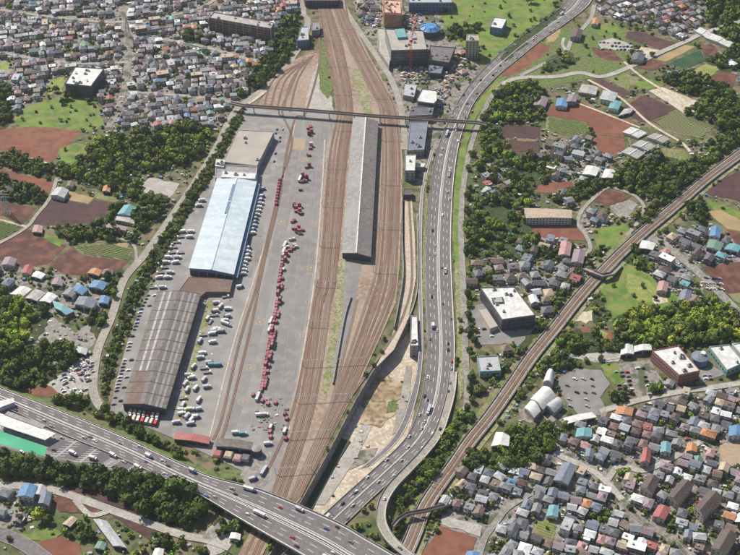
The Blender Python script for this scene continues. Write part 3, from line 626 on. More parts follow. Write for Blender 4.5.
for q in ([(56, 457), (83, 436)], [(80, 462), (102, 445)], [(104, 467), (122, 455)], [(128, 474), (143, 464)]):
    mb = MB(); P = [G(*p, ZE) for p in q]; mb.sweep(P, -1, 1, 0, .2, 'concrete'); mb.build('traffic_island', kind='structure')
    mb2 = MB()
    for j in range(9):
        c = P[0].lerp(P[1], (j+.5)/9); mb2.box((c.x-4, c.y, ZE-.135), (5, .3, .01), 'paint'); mb2.box((c.x+4, c.y, ZE-.135), (5, .3, .01), 'paint')
    mb2.build('bay_marking', kind='structure')
# the fast line: concrete deck with two tracks
SP = smooth(GP([(384, 600), (411, 541), (427, 503), (455, 463), (470, 441), (490, 416), (510, 388), (532, 356), (555, 328), (577, 300), (602, 272), (637, 238), (675, 206), (705, 180), (740, 154), (800, 110), (860, 70)], 1.5), 5)
mb = MB(); mb.sweep(SP, -6.2, 6.2, 0, 1.5, 'ballast'); so_ = mb.build('railway_deck', kind='structure')
for s in (-1, 1):
    mb = MB(); mb.sweep(SP, s*6.2-.25, s*6.2+.25, 1.1, 2.6, 'concrete_dull'); mb.build('deck_wall', so_)
    mb = MB(); mb.sweep(SP, s*4.4-.5, s*4.4+.5, .25, .25, 'concrete'); mb.build('cable_trough', so_)
    Q = offs(SP, s*2.2); track(Q, 'sleeper_grey' if s < 0 else 'sleeper_rust', .30)
mark_line(SP, 8)
mb = MB(); mb.sweep(SP, 7.5, 12, .5, 0, 'weeds'); mb.sweep(SP, -12, -7.5, .5, 0, 'verge'); v_ = mb.build('verge', kind='structure'); v_.location.z = -1.5
print('sheets end', ZL[0])
# ============================================================ naming the individuals
# places a person can find in the photo, used to say where a look-alike stands
MARKS = [('the pale blue shed', 222, 230), ('the striped brown shed', 160, 350), ('the long platform roof', 360, 190), ('the long footbridge', 360, 114), ('the red-white tower crane', 411, 50),
 ('the dark-walled warehouse', 84, 82), ('the long apartment block', 243, 30), ('the beige tower', 472, 45), ('the dark-walled office', 510, 308), ('the mint-roofed hall', 489, 364),
 ('the red office', 682, 368), ('the teal-fronted hall', 724, 358), ('the white vaulted factory', 545, 392), ('the bamboo grove', 670, 325), ('the expressway rest area', 90, 450), ('the green court', 20, 444),
 ('the slatted greenhouses', 640, 146), ('the field pylon', 8, 205), ('the bottom orange-brown field', 448, 540), ('the teal-roofed farmhouse', 127, 213), ('the yellow-green tree', 40, 518),
 ('the tan-roofed school', 546, 214), ('the long nursery shed', 108, 532), ('the ramp viaduct bend', 385, 510), ('the excavated pit', 384, 398), ('the red-roofed yard office', 192, 440),
 ('the upper-left red field', 30, 142), ('the upper-right greenhouses', 718, 44), ('the brown housing blocks', 705, 500), ('the green crop square', 545, 529), ('the rail-deck meadow', 620, 290),
 ('the middle rail deck', 560, 322), ('the middle ring road', 440, 300), ('the pale scrap yard', 70, 370), ('the town pylon', 127, 60), ('the scrap-strewn cluster', 570, 165), ('the right-edge brown plot', 735, 452),
 ('the wall-side white block', 414, 340), ('the top edge', 180, 2), ('the upper right corner', 730, 5), ('the lower right corner', 735, 550), ('the white street fork', 606, 480)]
MARKW = [(n, G(x, y)) for n, x, y in MARKS]
THINGS = []
def want(o, desc, cat, group, near=None): THINGS.append((o, desc, near)); o['category'] = cat; o['group'] = group; return o
ORD = ['', 'second ', 'third ', 'fourth ', 'fifth ', 'sixth ', 'seventh ', 'eighth ', 'ninth ', 'tenth ', '11th ', '12th ', '13th ', '14th ', '15th ', '16th ', '17th ', '18th ', '19th ', '20th ']
def label_all():
    from collections import defaultdict
    D = defaultdict(list)
    for o, desc, near in THINGS:
        x, y = o.location.x, o.location.y; px, py = PX((x, y, 0)); best = None
        for n, w in MARKW:
            if near and n not in near: continue
            d = math.hypot(x-w.x, (y-w.y)*.8)
            if best is None or d < best[0]: best = (d, n, w)
        d, n, w = best; dx, dy = x-w.x, y-w.y
        if abs(dx) > abs(dy): rel = 'right of' if dx > 0 else 'left of'
        else: rel = 'beyond' if dy > 0 else 'this side of'
        D[(desc, rel, n)].append((d, o))
    for (desc, rel, n), L in D.items():
        L.sort(key=lambda t: t[0])
        for i, (d, o) in enumerate(L):
            o['label'] = f'{desc} {rel} {n}' if len(L) == 1 else (f'{desc} {rel} {n}, {ORD[i] if i < 20 else str(i+1)+"th "}nearest' if i else f'{desc} {rel} {n}, the nearest')
# ============================================================ large buildings
def wall_pieces(o, poly, z0, floors, fh, sp, ww, wh, zoff=1.0, glass='glass', frame=None, cache={}):
    """separate windows, standing 4 cm proud of each wall"""
    P = ccw(poly); n = len(P); key = (ww, wh, glass, frame)
    if key not in cache:
        mb = MB(); mb.box((0, 0, 0), (ww, .10, wh), glass)
        if frame: mb.box((0, -.02, -.12), (ww+.3, .16, .12), frame); mb.box((0, -.02, wh), (ww+.3, .16, .12), frame)
        me = bpy.data.meshes.new('window'); me.from_pydata(mb.v, [], mb.f)
        for m in mb.mats: me.materials.append(M[m])
        if len(mb.mats) > 1: me.polygons.foreach_set('material_index', mb.m)
        cache[key] = me
    c = 0
    for i in range(n):
        a, b = Vector((P[i][0], P[i][1], 0)), Vector((P[(i+1) % n][0], P[(i+1) % n][1], 0)); L = (b-a).length; k = int((L-1)/sp)
        if k < 1: continue
        t = (b-a)/L; nn = Vector((t.y, -t.x, 0)); rz = math.atan2(t.y, t.x)
        for f in range(floors):
            for j in range(k):
                q = a+t*(L*(j+.5)/k)+nn*.02; put('window', cache[key], o, (q.x, q.y, z0+zoff+f*fh), rz); c += 1
    return c
def inset(poly, d):
    P = ccw(poly); n = len(P); out = []
    for i in range(n):
        a, b, c = Vector(P[i-1][:2]), Vector(P[i][:2]), Vector(P[(i+1) % n][:2]); u, v = (b-a).normalized(), (c-b).normalized()
        n1, n2 = Vector((-u.y, u.x)), Vector((-v.y, v.x)); m = (n1+n2); m = m/(max(.3, m.dot(n1))); out.append(Vector((b.x+m.x*d, b.y+m.y*d, 0)))
    return out
def block(name, label, cat, roofpx, h, roofm, wallm, win=None, para=.8, zb=0, kit=0, group=None, stripe=None, occ=True):
    P = ccw(GP(roofpx, h+zb)); c = sum(P, Vector())/len(P); o = empty(name, (c.x, c.y, zb)); o['label'] = label; o['category'] = cat
    if group: o['group'] = group
    Q = [Vector((p.x-c.x, p.y-c.y, 0)) for p in P]
    w = MB(); w.prism(Q, 0, h-.3, wallm); w.build('wall', o)
    r = MB(); r.prism(Q, h-.3+.003, h, roofm); r.build('roof', o)
    if para:
        I = inset(Q, .5); n = len(Q); pm = MB()
        V = [(p.x, p.y, h) for p in Q]+[(p.x, p.y, h) for p in I]+[(p.x, p.y, h+para) for p in Q]+[(p.x, p.y, h+para) for p in I]
        F = []
        for i in range(n):
            j = (i+1) % n; F += [(i, j, 2*n+j, 2*n+i), (n+j, n+i, 3*n+i, 3*n+j), (2*n+i, 2*n+j, 3*n+j, 3*n+i)]
        pm.add(V, F, wallm if para > .5 else roofm); pm.build('parapet', o)
    if win: wall_pieces(o, Q, 0, *win)
    rr = random.Random(int(c.x*7+c.y))
    Qi = inset(Q, 2.5)
    for k in range(kit):
        for _ in range(30):
            a, b = rr.uniform(min(p.x for p in Qi), max(p.x for p in Qi)), rr.uniform(min(p.y for p in Qi), max(p.y for p in Qi))
            if inpoly(np.array([a]), np.array([b]), Qi)[0]: break
        else: continue
        m = MB(); s = rr.uniform(1.4, 3.0); ang = math.atan2(Q[1].y-Q[0].y, Q[1].x-Q[0].x)
        m.box((a, b, h), (s*1.5, s, rr.uniform(1, 2)), rr.choice(('steel_grey', 'sheet_pale', 'wall_grey')), ang); m.box((a, b, h+2.0), (s*.8, s*.6, .35), 'dark_steel', ang); m.build('roof_unit', o)
    if occ: mark(P)
    return o, Q, c
def qpt(q, u, v): return q[0].lerp(q[1], u).lerp(q[3].lerp(q[2], u), v)
def gable(name, label, fl, fr, br, bl, h, rise, roofms, wallm, nstrip=1, nlong=1, fronts='wall_dark', eave=.8, zb=0, group=None, cat='shed', rib=None, ridge=None, ends=True, wins=False):
    """gabled shed; corners are eave corners in the photo (front-left, front-right, back-right, back-left)"""
    q = [G(*p, h+zb) for p in (fl, fr, br, bl)]; c = sum(q, Vector())/4; c.z = zb; o = empty(name, tuple(c)); o['label'] = label; o['category'] = cat
    if group: o['group'] = group
    q = [Vector((p.x-c.x, p.y-c.y, h)) for p in q]; mf, mk = q[0].lerp(q[1], .5), q[3].lerp(q[2], .5); mf.z += rise; mk.z += rise
    w = MB(); Q = inset(q, eave); Qw = [Vector((p.x, p.y, 0)) for p in ccw(Q)]
    w.prism(Qw, 0, h-.3, wallm, cap=False)
    w.add([(q[0].x, q[0].y, h-.25), (q[1].x, q[1].y, h-.25), (mf.x, mf.y, mf.z-.25)], [(0, 1, 2)], wallm); w.add([(q[3].x, q[3].y, h-.25), (q[2].x, q[2].y, h-.25), (mk.x, mk.y, mk.z-.25)], [(2, 1, 0)], wallm)
    w.build('wall', o)
    if wins: wall_pieces(o, Qw, 0, max(1, int(h/2.8)), 2.8, 3.2, 1.7, 1.2, 1.0, 'glass')
    f0, f1 = Qw[0], Qw[1]
    # open front: tall door openings across the gable
    d = (q[1]-q[0]); L = d.length; t = d/L; ang = math.atan2(t.y, t.x); nn = Vector((t.y, -t.x, 0)); base = inset(q, eave)
    if ends:
        k = max(2, int(L/9)); g = MB()
        a, b = Vector((q[0].x, q[0].y, 0))+t*eave, Vector((q[1].x, q[1].y, 0))-t*eave
        for j in range(k):
            p = a.lerp(b, (j+.5)/k)-nn*(eave-.12); dm = MB(); dm.box((p.x, p.y, 0), (L/k*.8, .2, h*.72), fronts, ang); dm.build('door', o)
    sides = ((q[0], mf, mk, q[3], 0), (mf, q[1], q[2], mk, 1))
    for A, B, Cc, D, si in sides:
        for i in range(nstrip):
            for j in range(nlong):
                u0, u1, v0, v1 = i/nstrip, (i+1)/nstrip, j/nlong, (j+1)/nlong; g = .04
                S4 = [A.lerp(B, u0).lerp(D.lerp(Cc, u0), v0), A.lerp(B, u1).lerp(D.lerp(Cc, u1), v0), A.lerp(B, u1).lerp(D.lerp(Cc, u1), v1), A.lerp(B, u0).lerp(D.lerp(Cc, u0), v1)]
                m_ = roofms(si, i, j) if callable(roofms) else roofms
                lift = .012*((i+j*2+si) % 3); P = MB(); V = [(p.x, p.y, p.z+lift) for p in S4]+[(p.x, p.y, p.z-.22+lift) for p in S4]
                P.add(V, [(0, 1, 2, 3), (7, 6, 5, 4), (0, 4, 5, 1), (1, 5, 6, 2), (2, 6, 7, 3), (3, 7, 4, 0)], m_); P.build('roof_panel' if nstrip*nlong > 1 else 'roof', o)
    if rib:
        for s_ in (0, 1):
            A, B, Cc, D, _ = sides[s_]
            for j in range(rib+1):
                v = j/rib; P = MB(); P.bar(A.lerp(D, v)+Vector((0, 0, .22)), B.lerp(Cc, v)+Vector((0, 0, .22)), .22, 'dark_steel' if ridge is None else ridge, .15); P.build('roof_rib', o)
    if ridge: P = MB(); P.bar(mf+Vector((0, 0, .25)), mk+Vector((0, 0, .25)), 1.3, ridge, .5); P.build('ridge_cap', o)
    mark([Vector((p.x+c.x, p.y+c.y, 0)) for p in ccw(q)])
    return o, q, mf, mk, c
# pale blue freight shed
o, q, mf, mk, c = gable('freight_shed', 'huge pale blue-white gabled freight shed on the left of the yard', (188.5, 268), (234, 274.5), (257, 181), (217, 178), 10, 2.0, lambda s, i, j: ('metal_blue_white', 'metal_blue_pale', 'metal_blue_white')[(j*2+s) % 3], 'wall_blue', 1, 26, 'dark_steel', ridge='metal_blue_white')
for a, b in ((.47, .60), (.62, .80)):
    P = MB(); A = mf.lerp(mk, a+.12); B = mf.lerp(mk, b+.12); off_ = Vector((-1.2, 0, .2)); P.bar(A+off_, B+off_, 2.2, 'wall_blue', 1.5); P.build('ridge_vent', o)
for s_ in range(14):
    v = (s_+.5)/14; p = q[1].lerp(q[2], v); P = MB(); P.box((p.x-.55, p.y, 0), (.3, 5.4, 5.5), 'dark_steel', math.atan2((q[2]-q[1]).y, (q[2]-q[1]).x)-math.pi/2); P.build('loading_door', o)
P = MB(); A, B = q[1], q[2]; nn = Vector(((B-A).y, -(B-A).x, 0)).normalized()
A2, B2 = A+nn*3.5, B+nn*3.5; P.add([(A.x, A.y, 7), (B.x, B.y, 7), (B2.x, B2.y, 6.2), (A2.x, A2.y, 6.2), (A.x, A.y, 6.8), (B.x, B.y, 6.8), (B2.x, B2.y, 6.0), (A2.x, A2.y, 6.0)], [(3, 2, 1, 0), (4, 5, 6, 7), (3, 7, 6, 2)], 'wall_blue'); P.build('canopy', o)
block('loading_annex', 'flat rusty brown annex roof between the pale blue shed and the striped shed', 'shed', [(189, 277), (233, 279), (230, 292), (206, 292), (200, 297), (178, 292)], 5, 'sheet_rust', 'wall_brown', para=.3)
block('shed_head_house', 'pale grey stepped head house at the far end of the pale blue shed', 'building', [(216, 165), (257, 167), (256, 180), (215, 178)], 9, 'sheet_grey', 'wall_white', para=.9)
block('roof_plant', 'white ribbed plant casing crossing the head of the pale blue shed', 'plant room', [(222, 171), (256, 173), (255, 179), (221, 177)], 12, 'sheet_white', 'wall_white', para=.3, kit=3, occ=False)
block('cooling_unit', 'cluster of white cooling units at the corner of the head house', 'cooling unit', [(216, 159), (225, 160), (224, 167), (215, 166)], 11, 'sheet_white', 'wall_white', kit=3, para=.3, occ=False)
block('flat_warehouse', 'large beige flat-roofed warehouse beyond the pale blue shed', 'warehouse', [(238, 130), (274, 132), (257, 166), (223, 162)], 9, 'sheet_beige', 'wall_grey', para=.5, kit=3)
# brown striped shed
def stripes(si, i, j):
    if si == 0 and i in (3, 6): return 'sheet_pale' if j > 2 else 'sheet_rust'
    if si == 0 and j < 3 and 2 <= i <= 7: return 'sheet_rust'
    if si == 1 and i in (2, 5, 7): return 'sheet_grey'
    return ('sheet_brown', 'sheet_brown', 'sheet_mauve')[(i+si) % 3]
gable('freight_shed', 'long brown corrugated freight shed with pale skylight stripes down its roof', (122, 404), (166, 409), (201, 294), (157, 292), 9, 3.2, stripes, 'wall_dark', 10, 11, 'dark_steel', rib=11)
# long platform roof
def strips2(si, i, j): return 'sheet_grey' if si == 0 else ('sheet_mauve', 'sheet_mauve', 'sheet_brown')[(j*5+i) % 3]
gable('platform_roof', 'very long grey platform roof between the two bands of tracks', (341.5, 253), (371, 257), (378.5, 121), (353, 118), 7.5, 2.6, strips2, 'wall_dark', 2, 26, 'dark_steel', ridge='sheet_white', cat='platform roof')
P = MB()
# top box over the tracks
block('station_building', 'dark flat box building spanning the tracks at the top edge', 'station building', [(303, -6), (339, -6), (339, 1), (305, 1)], 9, 'sheet_mauve', 'wall_dark', (2, 3.4, 4.5, 3.2, 1.6, 2.0, 'glass'), group=None)
# apartment block with glazed balconies
o, Q, c = block('apartment_block', 'long white-topped apartment block with rows of dark balconies', 'apartment block', [(214, 12.5), (274, 23), (271, 29), (209, 18)], 19, 'sheet_pale', 'wall_brown', (5, 3.4, 4.4, 2.8, 1.9, 1.4, 'glass', 'wall_pink'), kit=5)
f = ccw(Q)
for i in range(4):
    a, b = f[i], f[(i+1) % 4]; t = (b-a).normalized(); nn = Vector((t.y, -t.x, 0))
    if nn.y < -.5 and (b-a).length > 40:
        for k in range(1, 6):
            m = MB(); A, B = a+nn*.9, b+nn*.9; m.bar((A.x, A.y, k*3.4), (B.x, B.y, k*3.4), 1.6, 'wall_pink', .3); m.bar((A.x+nn.x*.7, A.y+nn.y*.7, k*3.4+.6), (B.x+nn.x*.7, B.y+nn.y*.7, k*3.4+.6), .15, 'wall_brown', 1.1); m.build('balcony', o)
        for k in range(10):
            p = a.lerp(b, k/9)+nn*.9; m = MB(); m.box((p.x, p.y, 0), (.35, 1.7, 18.6), 'wall_cream', math.atan2(t.y, t.x)); m.build('balcony_divider', o)
# dark-sided warehouse
o, Q, c = block('warehouse', 'flat white-roofed warehouse with dark ribbed walls beside a gridded car park', 'warehouse', [(75, 67), (104, 69), (91, 86.5), (65, 84)], 15, 'sheet_white', 'wall_dark', (3, 4.6, 4, 2.4, 1.4, 1.6, 'glass'), kit=9)
o, Q, c = block('office_building', 'flat white-roofed office with dark slate walls beside the tree row', 'office', [(480.5, 288), (514, 287), (535.5, 315.5), (502, 320)], 14, 'sheet_white', 'wall_dark', (3, 4.2, 4.2, 3.2, 1.5, 1.4, 'glass'), kit=7)
m = MB(); p = G(498, 301, 14); p = Vector((p.x-c.x, p.y-c.y, 14)); m.box((p.x, p.y, 14), (11, 9, .9), 'dark_steel', .1); m.box((p.x, p.y, 14.9), (8, 6.5, .5), 'steel_grey', .1); m.build('rooftop_plinth', o)
block('entrance_wing', 'low tan lean-to wing along the left side of the white-roofed office', 'building', [(478, 309), (486, 308), (498, 326), (490, 329)], 5, 'sheet_beige', 'wall_cream', para=.4)
block('hall', 'mint-roofed flat hall beside the roadside trees', 'hall', [(477, 357), (498, 356), (501, 371), (480, 372)], 7, 'roof_pale_grey', 'wall_teal', (1, 3, 4, 2, 1.5, 3, 'glass'), kit=2)
o, Q, c = block('office_building', 'white-roofed office with red brick-coloured walls and ribbon windows', 'office', [(652, 351), (678, 346), (700, 371), (679, 375.5)], 12, 'sheet_white', 'wall_brick', (3, 3.8, 3.6, 3.0, 1.4, 1.4, 'glass', 'wall_cream'), kit=8)
o, Q, c = block('hall', 'white-roofed hall with a pale teal front next to the red office', 'hall', [(709, 347), (729, 345), (744, 363), (727, 370.5)], 8, 'sheet_white', 'wall_teal', (1, 3, 4, 2.5, 2, 3, 'glass'), kit=2)
block('hall', 'white-roofed hall with the blue slot at the right edge of the photo', 'hall', [(732, 344), (760, 342), (780, 356), (746, 361)], 8, 'sheet_white', 'wall_white', None, kit=3)
mb = MB(); p = G(699, 362, 0); mb.cyl((0, 0, 0), 8, 7, 'wall_blue', 20); mb.cyl((0, 0, 7), 8, 1.5, 'roof_slate_blue', 20, .3); mb.cyl((3, 2, 7), 2.5, 3, 'sheet_white', 10)
to = empty('storage_tank', (p.x, p.y, 0)); to['label'] = 'round blue drum-shaped tank behind the red office'; to['category'] = 'tank'; mb.build('drum', to); mark([p+Vector((a, b, 0)) for a, b in ((-9, -9), (9, -9), (9, 9), (-9, 9))])
# narrow buildings beside the ring road
block('site_building', 'tall white-roofed grey block standing in the gap beside the ring road', 'building', [(411, 316), (417, 316), (418.5, 346), (410, 346)], 14, 'sheet_white', 'wall_grey', (4, 3.3, 3.5, 2, 1.4, 1.2, 'glass'), zb=ZP, kit=3, occ=False)
block('site_building', 'white-roofed grey block between the tracks and the frontage road', 'building', [(405, 155), (416, 155), (415, 171), (405, 171)], 13, 'sheet_white', 'wall_grey', (3, 3.6, 3.4, 2, 1.5, 1.2, 'glass'), kit=1)
block('canopy_building', 'small white canopy beside the narrow grey block', 'canopy', [(416, 163), (425, 163.5), (424, 167), (416, 167)], 5, 'sheet_white', 'wall_grey', para=.3)
block('tunnel_portal', 'dark concrete tunnel mouth above the pale trackbed', 'tunnel mouth', [(404, 189), (412, 189), (412, 195), (403, 195)], 6, 'asphalt_dark', 'wall_dark', para=.5)
block('dark_roof_building', 'long slate-roofed building just below the narrow footbridge', 'building', [(410, 122), (428, 122), (424, 150), (407, 151)], 8, 'roof_slate_blue', 'wall_grey', (2, 3.2, 3.4, 2, 1.4, 1, 'glass'), kit=4)
block('dark_roof_building', 'slate-roofed building just above the narrow footbridge', 'building', [(411, 107), (434, 106), (432, 115), (409, 116)], 8, 'roof_dark_grey', 'wall_grey', None, kit=3)
block('site_building', 'bright white rounded-roof building above the slate roofs', 'building', [(422, 89), (437, 91), (437, 101), (434, 104), (418, 102), (417, 99)], 12, 'sheet_white', 'wall_dark', (2, 4, 4, 2.5, 1.6, 2, 'glass'), para=.9)
block('site_shed', 'pale lean-to shed left of the bright white building', 'shed', [(405, 84), (417, 85), (414, 97), (403, 95)], 6, 'roof_pale_grey', 'wall_grey', para=.3, kit=2)
# the construction block with teal glazed front
o, Q, c = block('station_block', 'big unfinished block with a dark teal glazed front below the tower crane', 'building', [(385, 29), (423, 31), (427, 50), (391, 51)], 22, 'concrete', 'glass_teal', (5, 4, 4.2, 3.4, 2.8, 1.4, 'glass', 'steel_grey'), kit=8, para=1)
m = MB(); p = G(401, 35, 22); m.box((p.x-c.x, p.y-c.y, 22), (12, 22, 3), 'roof_teal', .15); m.box((p.x-c.x+14, p.y-c.y-4, 22), (8, 16, 2), 'sheet_pale', .15); m.build('rooftop_plinth', o)
block('approach_deck', 'sloping grey deck along the track side of the unfinished block', 'deck', [(377, 28), (384, 29), (391, 56), (389, 66), (378, 50)], 7, 'concrete', 'wall_grey', para=.8)
block('building_wing', 'mauve-roofed block with a dark face right of the teal glazed block', 'building', [(430, 46), (455, 48), (449, 63), (428, 60)], 12, 'sheet_mauve', 'wall_dark', (2, 4, 4, 2.5, 1.6, 2, 'glass'), kit=5)
block('building_wing', 'low slate building below the mauve-roofed block', 'building', [(429, 64), (444, 65), (441, 74), (428, 73)], 7, 'roof_slate_blue', 'wall_dark', None, kit=2)
block('apartment_tower', 'beige apartment tower rising beside the ring road curve', 'apartment tower', [(467, 34.5), (478, 35), (479, 41), (466, 41)], 24, 'sheet_beige', 'wall_cream', (7, 3.2, 3.2, 1.8, 1.6, 1.4, 'glass', 'wall_brown'), kit=2)
block('hall', 'white-roofed hall with a blue front by the upper ring road', 'hall', [(494, 17.5), (507, 19), (502, 29), (490, 27)], 10, 'sheet_white', 'wall_blue', (2, 4, 4, 2.5, 1.6, 2, 'glass'), kit=1)
block('office_building', 'wide grey-blue office block at the top edge behind the cranes', 'office', [(408, -8), (450, -8), (452, 3), (409, 3)], 13, 'roof_pale_grey', 'wall_blue', (3, 3.8, 4, 2.6, 1.6, 1.4, 'glass'), kit=6)
o, Q, c = block('scaffolded_building', 'half-built orange scaffold-wrapped block at the top beside the cranes', 'building site', [(384, 0), (400, 1), (401, 14), (384, 13)], 20, 'scaffold_net', 'crane_orange', para=1, kit=5)
for k in range(10):
    m = MB(); a = inset(Q, -1.4); a = ccw(a)
    for i in range(4): A, B = a[i], a[(i+1) % 4]; m.bar((A.x, A.y, 2*k+1.5), (B.x, B.y, 2*k+1.5), .35, 'crane_orange', .25)
    m.build('scaffold_level', o)
# blue sheeted round roof
p = G(430, 34, 0); to = empty('round_building', (p.x, p.y, 0)); to['label'] = 'round building under bright blue sheeting right of the tower crane'; to['category'] = 'building'
mb = MB(); mb.cyl((0, 0, 0), 14, 9, 'wall_dark', 24); mb.build('wall', to); mb = MB(); mb.cyl((0, 0, 9), 13, 3.0, 'blue_sheet', 24, .6); mb.build('roof', to)
for a in range(8): mb = MB(); mb.bar((13*math.cos(a*.785), 13*math.sin(a*.785), 9.2), (7.9*math.cos(a*.785), 7.9*math.sin(a*.785), 12.4), .6, 'dark_steel'); mb.build('roof_rib', to)
# cranes
def crane(px, py, hgt, jib, az, m, label):
    p = G(px, py, 0); o = empty('tower_crane', (p.x, p.y, 0)); o['label'] = label; o['category'] = 'crane'; o['group'] = 'cranes on the building site'
    t = MB(); s = 1.1
    for a, b in ((-s, -s), (s, -s), (s, s), (-s, s)): t.bar((a, b, 0), (a, b, hgt), .45, m)
    z = 0
    while z < hgt-3:
        for a, b, c_, d in ((-s, -s, s, -s), (s, -s, s, s), (s, s, -s, s), (-s, s, -s, -s)): t.bar((a, b, z), (c_, d, z+3), .25, m)
        z += 3
    t.build('mast', o); cb = MB(); cb.box((0, 0, hgt), (3.6, 3.6, 3), m, az); cb.box((0, 0, hgt+3), (2.4, 2.4, 1), 'sheet_white', az); cb.build('cab', o)
    ca, sa = math.cos(az), math.sin(az); j = MB()
    for s_ in (-.8, .8): j.bar((-sa*s_, ca*s_, hgt+3), (ca*jib*.75-sa*s_, sa*jib*.75+ca*s_, hgt+jib*.62), .4, m)
    j.bar((0, 0, hgt+4.4), (ca*jib*.75, sa*jib*.75, hgt+jib*.62+.5), .3, m)
    for k in range(9):
        u = (k+.5)/9; j.bar((ca*jib*.75*u-sa*.8, sa*jib*.75*u+ca*.8, hgt+3+(jib*.62-3)*u), (ca*jib*.75*u+sa*.8, sa*jib*.75*u-ca*.8, hgt+3.6+(jib*.62-3)*u), .25, 'sheet_white')
    j.build('jib', o)
    w = MB(); w.box((-ca*6, -sa*6, hgt+1), (9, 2.6, .6), m, az); w.box((-ca*9, -sa*9, hgt), (2.6, 3, 2.6), 'concrete_dull', az); w.build('counterweight', o)
crane(410.5, 68, 36, 34, 1.3, 'crane_red', 'red and white tower crane standing in front of the teal glazed block')
crane(386, 22, 26, 30, 2.0, 'crane_orange', 'orange tower crane left of the scaffolded block')
crane(403, 10, 22, 26, .5, 'crane_orange', 'orange tower crane right of the scaffolded block')
# blue-white signal building by the upper left road
o, Q, c = block('signal_building', 'blue and white stepped building below the dark box over the tracks', 'building', [(301, 27), (308, 27), (309, 40), (297, 41)], 10, 'roof_pale_grey', 'wall_blue', (3, 3, 3.4, 2, 1.5, .8, 'glass'), kit=4)
block('signal_building', 'small grey block right of the blue and white stepped building', 'building', [(312, 22), (319, 22), (320, 30), (312, 31)], 8, 'roof_grey', 'wall_grey', None, kit=1)
# yard office row
gable('yard_office', 'low red-roofed yard office beside the expressway', (173, 439), (209, 444), (211, 437), (176, 432), 4.5, 1.3, 'roof_red', 'wall_brown', 1, 1, 'dark_steel', cat='office')
gable('yard_office', 'long brown-roofed blue-walled yard building beside the round tank', (215, 446), (252, 450), (253, 442), (217, 438), 7, 1.3, 'sheet_brown', 'wall_blue', 1, 1, 'glass', cat='office')
for x, y, t, n in ((218, 457, 'roof_red', 'red'), (229, 458, 'roof_tan', 'tan'), (238, 461, 'roof_pink', 'pink'), (246, 461, 'roof_dark_grey', 'dark')):
    p = G(x, y); w = MB(); w.box((0, 0, 0), (7, 8, 4), 'wall_brown', -.2); r = MB(); r.box((0, 0, 4), (7.6, 8.6, 1.2), t, -.2, .7); oo = empty('yard_hut', (p.x, p.y, 0)); w.build('wall', oo); r.build('roof', oo)
    oo['label'] = f'small {n}-roofed hut in front of the blue-walled yard building'; oo['category'] = 'hut'; oo['group'] = 'huts before the yard building'
p = G(257, 454); to = empty('storage_tank', (p.x, p.y, 0)); to['label'] = 'round dark tank at the end of the blue-walled yard building'; to['category'] = 'tank'
mb = MB(); mb.cyl((0, 0, 0), 4.5, 7, 'wall_dark', 16); mb.build('drum', to); mb = MB(); mb.cyl((0, 0, 7), 4.5, 1, 'roof_grey', 16, .2); mb.build('lid', to)
